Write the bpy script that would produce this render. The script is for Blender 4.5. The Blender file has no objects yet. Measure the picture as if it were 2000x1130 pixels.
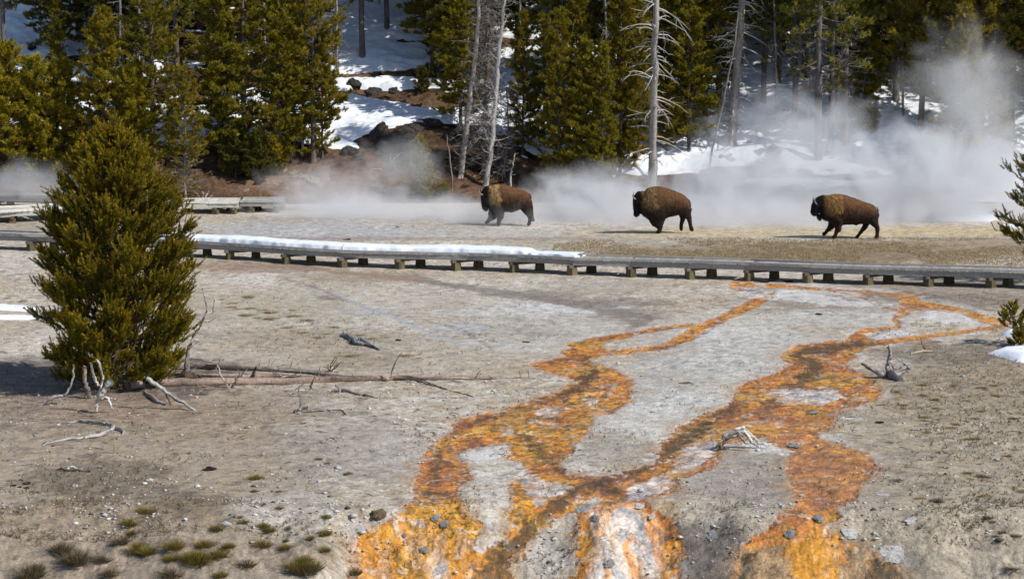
import bpy, math, random
import numpy as np
from mathutils import Vector, noise as mnoise
random.seed(7)
rng = np.random.default_rng(11)
C = bpy.context.scene.collection

# ------------------------------------------------------------------ camera model
F = 85.0 / 36.0 * 2000.0
HC = 10.5
PIT = math.atan(610.0 / F)
cp, sp = math.cos(PIT), math.sin(PIT)

def project(x, y, z):
    zz = z - HC
    d = y * cp - zz * sp
    return 1000 + F * x / d, 565 - F * (y * sp + zz * cp) / d

def ray(u, v):
    a, b = (u - 1000) / F, (565 - v) / F
    return a, cp + b * sp, -sp + b * cp

# ------------------------------------------------------------------ noise
def _hash(ix, iy, s):
    n = (ix * 374761393 + iy * 668265263 + s * 1442695041) & 0xffffffff
    n = ((n ^ (n >> 13)) * 1274126177) & 0xffffffff
    return ((n ^ (n >> 16)) & 0xffff) / 65535.0

def vnoise(x, y, s=0):
    x = np.asarray(x, float); y = np.asarray(y, float)
    fx, fy = np.floor(x), np.floor(y)
    ix, iy = fx.astype(np.int64), fy.astype(np.int64)
    tx, ty = x - fx, y - fy
    tx = tx * tx * (3 - 2 * tx); ty = ty * ty * (3 - 2 * ty)
    a, b = _hash(ix, iy, s), _hash(ix + 1, iy, s)
    c, d = _hash(ix, iy + 1, s), _hash(ix + 1, iy + 1, s)
    return ((a * (1 - tx) + b * tx) * (1 - ty) + (c * (1 - tx) + d * tx) * ty) * 2 - 1

def fbm(x, y, s=0, o=4, g=0.5):
    r, a, t = 0, 1.0, 0
    x = np.asarray(x, float); y = np.asarray(y, float)
    for k in range(o):
        r = r + a * vnoise(x, y, s + 17 * k); t += a
        x, y = x * 1.93 + y * 0.57 + 3.1, y * 1.93 - x * 0.57 + 1.7
        a *= g
    return r / t * 1.4

def sst(a, b, x):
    t = np.clip((np.asarray(x, float) - a) / (b - a), 0, 1)
    return t * t * (3 - 2 * t)

# ------------------------------------------------------------------ terrain
FOOT = 112.6
def ground_z(x, y):
    x = np.asarray(x, float); y = np.asarray(y, float)
    xr = x / np.maximum(y, 30) * F + 1000          # bearing, used as an east-west map coordinate
    edge = 47.6 + 0.5 * vnoise(x * 0.35, 3.3, 5) + 0.35 * vnoise(x * 1.1, 1.3, 9)
    steep = 0.30 + 0.5 * sst(600, 740, xr) * (1 - .8 * sst(1780, 2500, xr))
    q = np.maximum(edge - y, 0)
    z = -steep * (q * q / (q + 0.35)) * (1 + 0.10 * vnoise(x * 1.1, y * 0.9, 31)) + sst(0, .6, q) * (.07 * fbm(x * 1.7, y * 2.6, 32, 4) + .025 * np.abs(vnoise(x * 6, y * 8, 33)))
    z = np.maximum(z, -4.2)
    near = sst(120, 60, y)
    z = z + 0.10 * fbm(x * 0.12, y * 0.09, 3, 3) * sst(46, 60, y)
    z = z + (0.035 * fbm(x * 0.8, y * 0.7, 4, 4) + 0.012 * fbm(x * 4, y * 3.2, 6, 3)) * (0.4 + 0.6 * near)
    z = np.where(y < 38, np.maximum(z, -4.2), z)
    return z

def hill_z(x, y):
    x = np.asarray(x, float); y = np.asarray(y, float)
    foot = FOOT + 0.8 * vnoise(x * 0.12, 7.7, 41)
    d = y - foot
    r = 1 + (-0.10) * sst(1150, 1500, x / y * F + 1000)
    z = 0.43 * r * np.maximum(d, 0) - 0.12 * np.maximum(-d, 0)
    z = z + sst(0, 3, d) * (0.45 * fbm(x * 0.16, y * 0.42, 43, 3) + 0.16 * fbm(x * 0.7, y * 1.3, 44, 4))
    return z - 0.06

def terr(x, y):
    return np.maximum(ground_z(x, y), hill_z(x, y))

def gp(u, v):
    a, b, c = ray(u, v)
    t = np.arange(30, 330, 0.25)
    h = (HC + c * t) - terr(a * t, b * t)
    k = np.where(h < 0)[0]
    if len(k) == 0: return Vector((a * 150, b * 150, HC + c * 150))
    k = k[0]; lo, hi = t[k - 1], t[k]
    for _ in range(12):
        m = (lo + hi) / 2
        if HC + c * m - float(terr(a * m, b * m)) < 0: hi = m
        else: lo = m
    return Vector((a * hi, b * hi, float(terr(a * hi, b * hi))))

def pxd(u, v, y):
    """point on the sight line (u, v) at depth y"""
    a, b, c = ray(u, v)
    t = y / b
    return Vector((a * t, y, HC + c * t))

# ------------------------------------------------------------------ mesh helpers
def mesh_np(name, V, Fc, n=None, mat=None, smooth=False, col=None, attrs=None):
    """V (N,3), Fc (M,k) constant-size faces or list of lists"""
    me = bpy.data.meshes.new(name)
    V = np.asarray(V, np.float32)
    if isinstance(Fc, np.ndarray):
        M, k = Fc.shape
        me.vertices.add(len(V)); me.vertices.foreach_set('co', V.ravel())
        me.loops.add(M * k); me.loops.foreach_set('vertex_index', Fc.astype(np.int32).ravel())
        me.polygons.add(M)
        me.polygons.foreach_set('loop_start', np.arange(0, M * k, k, dtype=np.int32))
        me.polygons.foreach_set('loop_total', np.full(M, k, np.int32))
        me.update(calc_edges=True)
    else:
        me.from_pydata([tuple(map(float, v)) for v in V], [], Fc)
    if smooth:
        me.polygons.foreach_set('use_smooth', np.ones(len(me.polygons), bool))
    if col is not None:
        a = me.color_attributes.new('Col', 'FLOAT_COLOR', 'POINT')
        c4 = np.ones((len(V), 4), np.float32); c4[:, :3] = col
        a.data.foreach_set('color', c4.ravel())
    for k_, v_ in (attrs or {}).items():
        a = me.attributes.new(k_, 'FLOAT', 'POINT'); a.data.foreach_set('value', np.asarray(v_, np.float32))
    if mat: me.materials.append(mat)
    me.update()
    return me

def link(name, me, parent=None, loc=(0, 0, 0), rz=0.0, sc=None):
    o = bpy.data.objects.new(name, me); C.objects.link(o)
    o.location = loc; o.rotation_euler = (0, 0, rz)
    if sc is not None: o.scale = (sc, sc, sc) if not hasattr(sc, '__len__') else sc
    if parent: o.parent = parent
    return o

def tag(o, label=None, cat=None, group=None, kind=None):
    if label: o['label'] = label
    if cat: o['category'] = cat
    if group: o['group'] = group
    if kind: o['kind'] = kind
    return o

def empty(name, loc, label, cat, group=None, rz=0.0):
    o = bpy.data.objects.new(name, None); C.objects.link(o)
    o.location = loc; o.rotation_euler = (0, 0, rz); o.empty_display_size = 0.2
    return tag(o, label, cat, group)

class MB:
    """collects vertices and faces (quads/tris) with a colour each"""
    def __init__(s): s.v = []; s.f = []; s.c = []
    def add(s, V, Fs, col=(1, 1, 1)):
        b = len(s.v)
        s.v += [tuple(map(float, v)) for v in V]
        s.f += [tuple(i + b for i in f) for f in Fs]
        s.c += [tuple(col)] * len(V) if not (hasattr(col, 'shape') and col.ndim == 2) else [tuple(c) for c in col]
    def box(s, x0, x1, y0, y1, z0, z1, col=(1, 1, 1), M=None):
        V = [Vector((x, y, z)) for z in (z0, z1) for y in (y0, y1) for x in (x0, x1)]
        if M: V = [M @ v for v in V]
        s.add(V, [(0, 2, 3, 1), (4, 5, 7, 6), (0, 1, 5, 4), (2, 6, 7, 3), (0, 4, 6, 2), (1, 3, 7, 5)], col)
    def tube(s, P, R, k=6, col=(1, 1, 1), cap=True, rough=0.0, streak=0.0):
        P = [Vector(p) for p in P]; n = len(P)
        V = []; up = Vector((0.31, 0.2, 0.93)).normalized()
        for i in range(n):
            t = (P[min(i + 1, n - 1)] - P[max(i - 1, 0)])
            t = t.normalized() if t.length > 1e-6 else Vector((0, 0, 1))
            a = t.cross(up)
            if a.length < 0.15: a = t.cross(Vector((1, 0, 0.1)))
            a.normalize(); b = t.cross(a)
            for j in range(k):
                w = 2 * math.pi * j / k
                r = R[i] * (1 + rough * (random.random() - 0.5) * 2)
                V.append(P[i] + (a * math.cos(w) + b * math.sin(w)) * r)
        Fs = [(i * k + j, i * k + (j + 1) % k, (i + 1) * k + (j + 1) % k, (i + 1) * k + j) for i in range(n - 1) for j in range(k)]
        if cap:
            Fs.append(tuple(range(k))); Fs.append(tuple((n - 1) * k + j for j in reversed(range(k))))
        if streak:
            so_ = random.uniform(0, 99); jj = np.arange(n * k) % k; ii = np.arange(n * k) // k
            f = 1 + streak * (vnoise(jj * 1.7 + so_, ii * .22 + so_, 3) + .6 * vnoise(jj * 3.1, ii * .9 + so_, 4))
            col = np.clip(np.array(col)[None] * f[:, None], .015, .7)
        s.add(V, Fs, col)
    def mesh(s, name, mat, smooth=True):
        me = bpy.data.meshes.new(name); me.from_pydata(s.v, [], s.f)
        if smooth: me.polygons.foreach_set('use_smooth', np.ones(len(me.polygons), bool))
        a = me.color_attributes.new('Col', 'FLOAT_COLOR', 'POINT')
        c4 = np.ones((len(s.v), 4), np.float32); c4[:, :3] = np.array(s.c, np.float32).reshape(-1, 3)
        a.data.foreach_set('color', c4.ravel())
        me.materials.append(mat); me.update()
        return me
    def build(s, name, mat, parent=None, loc=(0, 0, 0), smooth=True):
        return link(name, s.mesh(name, mat, smooth), parent, loc)

def wobble(P, n=5, amp=0.04, seed=None):
    """resample a polyline and add small irregularities"""
    P = [Vector(p) for p in P]; out = []
    m = len(P)
    for i in range(m - 1):
        p0, p1, p2, p3 = P[max(i - 1, 0)], P[i], P[i + 1], P[min(i + 2, m - 1)]
        for j in range(n):
            t = j / n
            q = 0.5 * ((2 * p1) + (p2 - p0) * t + (2 * p0 - 5 * p1 + 4 * p2 - p3) * t * t + (3 * p1 - p0 - 3 * p2 + p3) * t ** 3)
            out.append(q + Vector((random.gauss(0, amp), random.gauss(0, amp), random.gauss(0, amp))) * (0 if i + j == 0 else 1))
    out.append(P[-1])
    return out

def lerp_r(R, n):
    return list(np.interp(np.linspace(0, len(R) - 1, n), range(len(R)), R))

# ------------------------------------------------------------------ materials
def new_mat(name):
    m = bpy.data.materials.new(name); m.use_nodes = True
    nt = m.node_tree; b = nt.nodes['Principled BSDF']
    return m, nt, b

def N(nt, t, **kw):
    n = nt.nodes.new(t)
    for k, v in kw.items():
        if k in n.inputs: n.inputs[k].default_value = v
        else: setattr(n, k, v)
    return n

def rgbmix(nt, a, b, fac, mode='MULTIPLY'):
    n = nt.nodes.new('ShaderNodeMix'); n.data_type = 'RGBA'; n.blend_type = mode
    L = nt.links
    if isinstance(fac, float): n.inputs[0].default_value = fac
    else: L.new(fac, n.inputs[0])
    for i, s in ((6, a), (7, b)):
        if hasattr(s, 'is_output'): L.new(s, n.inputs[i])
        else: n.inputs[i].default_value = (*s, 1)
    return n.outputs[2]

def col_mat(name, scale=8.0, lo=0.7, hi=1.3, rough=0.9, bump=0.3, bscale=None, spec=0.2, stretch=(1, 1, 1), dist=0.02):
    """albedo from the mesh's own Col attribute, varied by procedural noise"""
    m, nt, b = new_mat(name); L = nt.links
    at = N(nt, 'ShaderNodeAttribute', attribute_name='Col')
    tc = N(nt, 'ShaderNodeTexCoord')
    mp = N(nt, 'ShaderNodeMapping'); mp.inputs['Scale'].default_value = stretch
    L.new(tc.outputs['Object'], mp.inputs[0])
    nz = N(nt, 'ShaderNodeTexNoise', Scale=scale, Detail=6.0, Roughness=0.65)
    L.new(mp.outputs[0], nz.inputs['Vector'])
    mr = N(nt, 'ShaderNodeMapRange'); mr.inputs[1].default_value = 0.3; mr.inputs[2].default_value = 0.7
    mr.inputs[3].default_value = lo; mr.inputs[4].default_value = hi
    L.new(nz.outputs[0], mr.inputs[0])
    c = rgbmix(nt, at.outputs['Color'], mr.outputs[0], 1.0)
    L.new(c, b.inputs['Base Color'])
    b.inputs['Roughness'].default_value = rough
    b.inputs['Specular IOR Level'].default_value = spec
    if bump:
        bp = N(nt, 'ShaderNodeBump', Strength=bump, Distance=dist)
        n2 = N(nt, 'ShaderNodeTexNoise', Scale=bscale or scale * 2, Detail=5.0, Roughness=0.6)
        L.new(mp.outputs[0], n2.inputs['Vector']); L.new(n2.outputs[0], bp.inputs['Height'])
        L.new(bp.outputs[0], b.inputs['Normal'])
    return m

def foliage_mat(name, trans=0.3):
    m, nt, b = new_mat(name); L = nt.links
    at = N(nt, 'ShaderNodeAttribute', attribute_name='Col')
    L.new(at.outputs['Color'], b.inputs['Base Color'])
    b.inputs['Roughness'].default_value = 0.6; b.inputs['Specular IOR Level'].default_value = 0.25
    tr = N(nt, 'ShaderNodeBsdfTranslucent'); L.new(at.outputs['Color'], tr.inputs[0])
    mx = N(nt, 'ShaderNodeMixShader'); mx.inputs[0].default_value = trans
    L.new(b.outputs[0], mx.inputs[1]); L.new(tr.outputs[0], mx.inputs[2])
    L.new(mx.outputs[0], nt.nodes['Material Output'].inputs[0])
    return m

def ground_mat(mats=False):
    m, nt, b = new_mat('bacterial_mat' if mats else 'sinter_ground'); L = nt.links
    at = N(nt, 'ShaderNodeAttribute', attribute_name='Col')
    wet = N(nt, 'ShaderNodeAttribute', attribute_name='wet')
    geo = N(nt, 'ShaderNodeTexCoord'); P = geo.outputs['Object']
    n1 = N(nt, 'ShaderNodeTexNoise', Scale=2.2, Detail=9.0, Roughness=0.72); L.new(P, n1.inputs['Vector'])
    n2 = N(nt, 'ShaderNodeTexNoise', Scale=17.0, Detail=5.0, Roughness=0.7); L.new(P, n2.inputs['Vector'])
    def rng_(src, lo, hi, a=0.3, z=0.7):
        r = N(nt, 'ShaderNodeMapRange'); r.inputs[1].default_value = a; r.inputs[2].default_value = z
        r.inputs[3].default_value = lo; r.inputs[4].default_value = hi; L.new(src, r.inputs[0]); return r.outputs[0]
    c = rgbmix(nt, at.outputs['Color'], rng_(n1.outputs[0], 0.66, 1.3), 1.0)
    c = rgbmix(nt, c, rng_(n2.outputs[0], 0.62, 1.38), 1.0)
    if mats:
        mp = N(nt, 'ShaderNodeMapping'); mp.inputs['Scale'].default_value = (1, .75, 1); L.new(P, mp.inputs[0])
        n5 = N(nt, 'ShaderNodeTexNoise', Scale=5.0, Detail=10.0, Roughness=0.75, Distortion=.8); L.new(mp.outputs[0], n5.inputs['Vector'])
        n6 = N(nt, 'ShaderNodeTexNoise', Scale=3.1, Detail=10.0, Roughness=0.78, Distortion=1.2); L.new(mp.outputs[0], n6.inputs['Vector'])
        c = rgbmix(nt, c, rng_(n6.outputs[0], .68, 1.35, .38, .62), 1.0)
        c = rgbmix(nt, c, (.075, .035, .008), rng_(n5.outputs[0], 0, .75, .55, .64), 'MIX')
        c = rgbmix(nt, c, (.72, .46, .16), rng_(n6.outputs[0], 0, .7, .60, .70), 'MIX')
        c = rgbmix(nt, c, (.66, .62, .57), rng_(n5.outputs[0], .8, 0, .27, .34), 'MIX')
    # dark crumbs and pale chips lying in the crust
    vo = N(nt, 'ShaderNodeTexVoronoi', Scale=9.0, Randomness=1.0); L.new(P, vo.inputs['Vector'])
    dk = rng_(vo.outputs['Distance'], 1.0, 0.0, 0.10, 0.17)
    gate = rng_(n1.outputs[0], 0.0, 1.0, 0.52, 0.60)
    mul = N(nt, 'ShaderNodeMath', operation='MULTIPLY'); L.new(dk, mul.inputs[0]); L.new(gate, mul.inputs[1])
    c = rgbmix(nt, c, (0.10, 0.075, 0.05), mul.outputs[0], 'MIX')
    vo2 = N(nt, 'ShaderNodeTexVoronoi', Scale=14.0, Randomness=1.0); L.new(P, vo2.inputs['Vector'])
    wk = rng_(vo2.outputs['Distance'], 1.0, 0.0, 0.10, 0.18)
    gate2 = rng_(n1.outputs[0], 1.0, 0.0, 0.42, 0.52)
    mul2 = N(nt, 'ShaderNodeMath', operation='MULTIPLY'); L.new(wk, mul2.inputs[0]); L.new(gate2, mul2.inputs[1])
    mul3 = N(nt, 'ShaderNodeMath', operation='MULTIPLY'); L.new(mul2.outputs[0], mul3.inputs[0]); mul3.inputs[1].default_value = 0.75
    c = rgbmix(nt, c, (0.62, 0.59, 0.54), mul3.outputs[0], 'MIX')
    L.new(c, b.inputs['Base Color'])
    r = N(nt, 'ShaderNodeMapRange'); r.inputs[3].default_value = 0.93; r.inputs[4].default_value = 0.2
    L.new(wet.outputs['Fac'], r.inputs[0]); L.new(r.outputs[0], b.inputs['Roughness'])
    b.inputs['Specular IOR Level'].default_value = 0.42
    ad = N(nt, 'ShaderNodeMath', operation='ADD'); L.new(n1.outputs[0], ad.inputs[0])
    m4 = N(nt, 'ShaderNodeMath', operation='MULTIPLY'); L.new(n2.outputs[0], m4.inputs[0]); m4.inputs[1].default_value = 0.35
    L.new(m4.outputs[0], ad.inputs[1])
    bp = N(nt, 'ShaderNodeBump', Strength=0.75, Distance=0.10); L.new(ad.outputs[0], bp.inputs['Height'])
    if mats:
        cw = N(nt, 'ShaderNodeMath', operation='MULTIPLY'); L.new(wet.outputs['Fac'], cw.inputs[0]); L.new(rng_(n6.outputs[0], 1, .1, .42, .56), cw.inputs[1])
        L.new(cw.outputs[0], b.inputs['Coat Weight']); b.inputs['Coat Roughness'].default_value = .12; b.inputs['Coat IOR'].default_value = 1.33
        b3 = N(nt, 'ShaderNodeBump', Strength=0.25, Distance=0.04); L.new(n2.outputs[0], b3.inputs['Height']); L.new(b3.outputs[0], b.inputs['Coat Normal'])
    L.new(bp.outputs[0], b.inputs['Normal'])
    return m

def snow_mat():
    m, nt, b = new_mat('old_snow'); L = nt.links
    tc = N(nt, 'ShaderNodeTexCoord')
    n1 = N(nt, 'ShaderNodeTexNoise', Scale=3.0, Detail=6.0, Roughness=0.6); L.new(tc.outputs['Object'], n1.inputs['Vector'])
    cr = N(nt, 'ShaderNodeValToRGB'); cr.color_ramp.elements[0].position = 0.35; cr.color_ramp.elements[0].color = (0.70, 0.74, 0.80, 1)
    cr.color_ramp.elements[1].position = 0.6; cr.color_ramp.elements[1].color = (0.84, 0.87, 0.92, 1)
    L.new(n1.outputs[0], cr.inputs[0]); L.new(cr.outputs[0], b.inputs['Base Color'])
    b.inputs['Roughness'].default_value = 0.75
    bp = N(nt, 'ShaderNodeBump', Strength=0.3, Distance=0.10); L.new(n1.outputs[0], bp.inputs['Height']); L.new(bp.outputs[0], b.inputs['Normal'])
    return m

M_ground = ground_mat(); M_mat = ground_mat(True)
M_soil = col_mat('hill_soil', 3.0, 0.5, 1.5, 0.95, 0.8, 6.0, 0.1, dist=0.15)
M_snow = snow_mat()
M_bark = col_mat('bark', 9.0, 0.55, 1.4, 0.95, 0.6, 14.0, 0.1, (1, 1, 0.3))
M_wood = col_mat('weathered_wood', 14.0, 0.6, 1.35, 0.85, 0.5, 22.0, 0.15, (1, 1, 0.5))
M_plank = col_mat('boardwalk_wood', 6.0, 0.75, 1.25, 0.85, 0.4, 12.0, 0.2, (1, 3, 3))
M_rock = col_mat('rock', 6.0, 0.6, 1.4, 0.9, 0.7, 12.0, 0.2, dist=0.05)
M_fol = foliage_mat('needles', 0.45)
M_fur = col_mat('bison_coat', 16.0, 0.7, 1.3, 0.9, 0.6, 30.0, 0.12, (1, 1, 0.5), dist=0.03)
M_strand = foliage_mat('coat_strands', 0.05)
M_horn = col_mat('horn', 20.0, 0.85, 1.15, 0.4, 0.0)
M_grass = foliage_mat('dry_grass', 0.25)

# ------------------------------------------------------------------ px-space shape tools
def poly_sd(U, V, poly, kv=2.2):
    """signed distance (in photo px, rows weighted) to a traced outline, negative inside"""
    P = np.array(poly, float); n = len(P)
    d2 = np.full(U.shape, 1e12); ins = np.zeros(U.shape, bool)
    for i in range(n):
        ax, ay = P[i]; bx, by = P[(i + 1) % n]
        ex, ey = bx - ax, (by - ay) * kv
        wx, wy = U - ax, (V - ay) * kv
        t = np.clip((wx * ex + wy * ey) / (ex * ex + ey * ey + 1e-9), 0, 1)
        d2 = np.minimum(d2, (wx - t * ex) ** 2 + (wy - t * ey) ** 2)
        cond = ((ay > V) != (by > V)) & (U < (bx - ax) * (V - ay) / ((by - ay) if by != ay else 1e-9) + ax)
        ins ^= cond
    d = np.sqrt(d2)
    return np.where(ins, -d, d)

def line_sd(U, V, pts, kv=2.2):
    """distance to a polyline with a half width at each point: (u, v, w)"""
    best = np.full(U.shape, 1e9)
    for (ax, ay, aw), (bx, by, bw) in zip(pts[:-1], pts[1:]):
        ex, ey = bx - ax, (by - ay) * kv
        wx, wy = U - ax, (V - ay) * kv
        t = np.clip((wx * ex + wy * ey) / (ex * ex + ey * ey + 1e-9), 0, 1)
        best = np.minimum(best, np.sqrt((wx - t * ex) ** 2 + (wy - t * ey) ** 2) - (aw + t * (bw - aw)))
    return best

def masked(fn, U, V, shape, pad=60):
    P = np.array([p[:2] for p in shape])
    sel = (U > P[:, 0].min() - pad) & (U < P[:, 0].max() + pad) & (V > P[:, 1].min() - pad) & (V < P[:, 1].max() + pad)
    out = np.full(U.shape, 1e3)
    if sel.any(): out[sel] = fn(U[sel], V[sel], shape)
    return out

# traced outlines of the two mineral channels on the ground (photo px)
LEFT_CH = [(1172,672),(1133,672),(1098,686),(1115,697),(1045,711),(1070,720),(1112,734),(1122,745),(1105,763),(1035,787),(986,801),
 (916,815),(891,829),(877,854),(846,871),(839,892),(818,931),(821,959),(790,997),(750,1020),(713,1043),(695,1060),(699,1150),(993,1150),(993,1102),(1017,1071),
 (1059,1032),(1084,1004),(1245,976),(1315,952),(1328,931),(1391,910),(1398,878),(1408,857),(1489,850),(1489,830),(1332,840),(1300,870),(1280,905),(1210,927),
 (1154,932),(1101,926),(1087,906),(1110,880),(1140,840),(1154,826),(1150,808),(1196,801),(1224,780),(1227,742),(1210,730),(1175,715),(1147,706),(1150,698),(1182,688)]
RIGHT_CH = [(1664,657),(1650,667),(1559,674),(1538,688),(1531,701),(1548,710),(1524,727),(1482,741),(1450,755),(1440,773),(1433,791),(1394,805),(1335,836),(1300,864),
 (1330,870),(1400,862),(1489,850),(1545,875),(1552,892),(1545,903),(1552,945),(1566,980),(1538,1001),(1510,1022),(1475,1050),(1454,1071),(1433,1150),(1768,1150),(1750,1090),
 (1700,1078),(1629,1060),(1608,1025),(1636,1008),(1636,987),(1667,973),(1678,941),(1709,917),(1702,892),(1650,875),(1615,864),(1590,857),(1590,840),(1622,829),(1622,801),
 (1685,784),(1723,770),(1713,758),(1671,730),(1640,710),(1667,695),(1664,685),(1700,676)]
LINES = [
 [(1448,556,26),(1496,575,6)], [(1450,556,16),(1510,566,10),(1500,580,12),(1471,592,20),(1415,618,14),(1380,634,18),(1345,655,16),(1300,676,7),(1240,684,5),(1180,688,5)],
 [(1350,633,8),(1300,640,9),(1240,650,8),(1168,662,12),(1120,672,10)],
 [(1506,558,14),(1615,564,7),(1702,569,7),(1745,575,9),(1783,582,16),(1772,592,20),(1818,596,16),(1870,604,14),(1895,612,14),(1920,620,18),(1955,632,16)],
 [(1615,564,4),(1685,580,7),(1720,597,9),(1755,602,8),(1772,612,9),(1745,620,7),(1756,630,9),(1755,638,7),(1700,646,18),(1680,656,18)],
 [(1830,602,5),(1800,606,5),(1770,613,6)],
 [(1820,598,6),(1716,618,3)],
 [(1972,631,9),(1930,640,8),(1877,647,6),(1790,659,8),(1713,668,10),(1620,672,12)],
 [(1210,960,26),(1150,992,9),(1142,1030,12),(1148,1075,14),(1142,1150,20)],
 [(1215,965,26),(1245,994,20),(1283,1020,22),(1294,1067,22),(1300,1150,26)],
]
HOLES = [
 [(965,868),(996,864),(1000,889),(1045,917),(1000,945),(1010,994),(1000,1032),(986,1053),(960,1050),(940,1039),(926,1015),(895,990),(891,952),(916,934),(909,917),(891,889),(910,875)],
 [(1192,745),(1207,741),(1210,762),(1192,775),(1180,768)],
 [(1135,785),(1165,772),(1180,783),(1160,795),(1138,795)],
 [(930,1050),(940,1043),(1000,1032),(995,1060),(960,1070),(930,1088),(922,1113),(916,1080)],
 [(1163,1045),(1178,1040),(1196,1070),(1192,1110),(1172,1100)], [(1232,1040),(1246,1040),(1262,1080),(1258,1128),(1238,1105)],
]
PEACHY = [(1135,1000),(1165,985),(1192,996),(1218,970),(1250,990),(1285,1012),(1298,1060),(1308,1150),(1128,1150),(1150,1075)]
WHITE = [  # pale sinter and peach crusts
 [(895,885),(925,872),(985,862),(1000,868),(990,892),(930,900),(897,897)],
 [(1010,915),(1060,935),(1100,938),(1105,960),(1060,975),(1030,968)],
 [(975,830),(1000,826),(1005,846),(980,848)], [(980,820),(1000,824),(992,832)],
 [(1225,950),(1300,925),(1325,935),(1310,955),(1240,975),(1222,968)],
 [(1118,990),(1160,968),(1175,978),(1150,995),(1122,1000)],
 [(1192,1001),(1215,985),(1262,1015),(1262,1032),(1275,1090),(1285,1150),(1262,1150),(1250,1090),(1230,1040),(1214,1060),(1235,1150),(1200,1150),(1175,1060)],
 [(1340,870),(1395,850),(1398,880),(1370,905),(1320,930),(1310,915)],
 [(835,1090),(850,1060),(870,1090),(885,1150),(840,1150)], [(1050,800),(1070,792),(1110,795),(1090,806),(1055,808)],
 [(1690,650),(1740,640),(1788,650),(1730,661),(1690,660)],
 [(1440,865),(1480,860),(1555,880),(1545,888),(1470,882)], [(1480,760),(1640,755),(1650,775),(1600,790),(1520,785)],
 [(1440,560),(1530,560),(1600,570),(1650,585),(1560,590),(1480,580)], [(1380,640),(1420,636),(1400,660),(1350,668)],
 [(1560,585),(1700,588),(1760,598),(1700,600),(1600,596)], [(1805,606),(1880,608),(1915,630),(1850,632),(1800,622)],
]
DARK = [  # olive-brown deeper flow lines: polyline with widths
 [(1400,800,10),(1350,845,22),(1300,880,22),(1240,918,20),(1180,935,16),(1130,950,14),(1090,985,20),(1050,1010,22),(1010,1060,26),(975,1110,34),(950,1150,40)],
 [(1440,790,12),(1400,815,12),(1360,850,10)],
 [(1180,945,14),(1215,968,16)], [(1010,850,8),(1040,860,12),(1060,890,10),(1110,930,10)],
 [(900,830,5),(950,815,8),(1000,800,8),(1070,780,10),(1130,755,14),(1160,725,14),(1150,700,10)],
 [(860,880,8),(850,930,10),(835,960,8),(880,960,8)], [(1570,700,26),(1600,715,16),(1560,745,16),(1500,790,14)],
 [(1560,690,16),(1640,675,22),(1720,668,8)], [(1150,870,12),(1120,890,12)], [(1640,990,6),(1660,1000,12),(1650,1015,10)],
 [(1460,1080,10),(1455,1150,18)], [(1720,1100,26),(1730,1150,34)], [(1590,945,5),(1620,958,4)],
]
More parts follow.
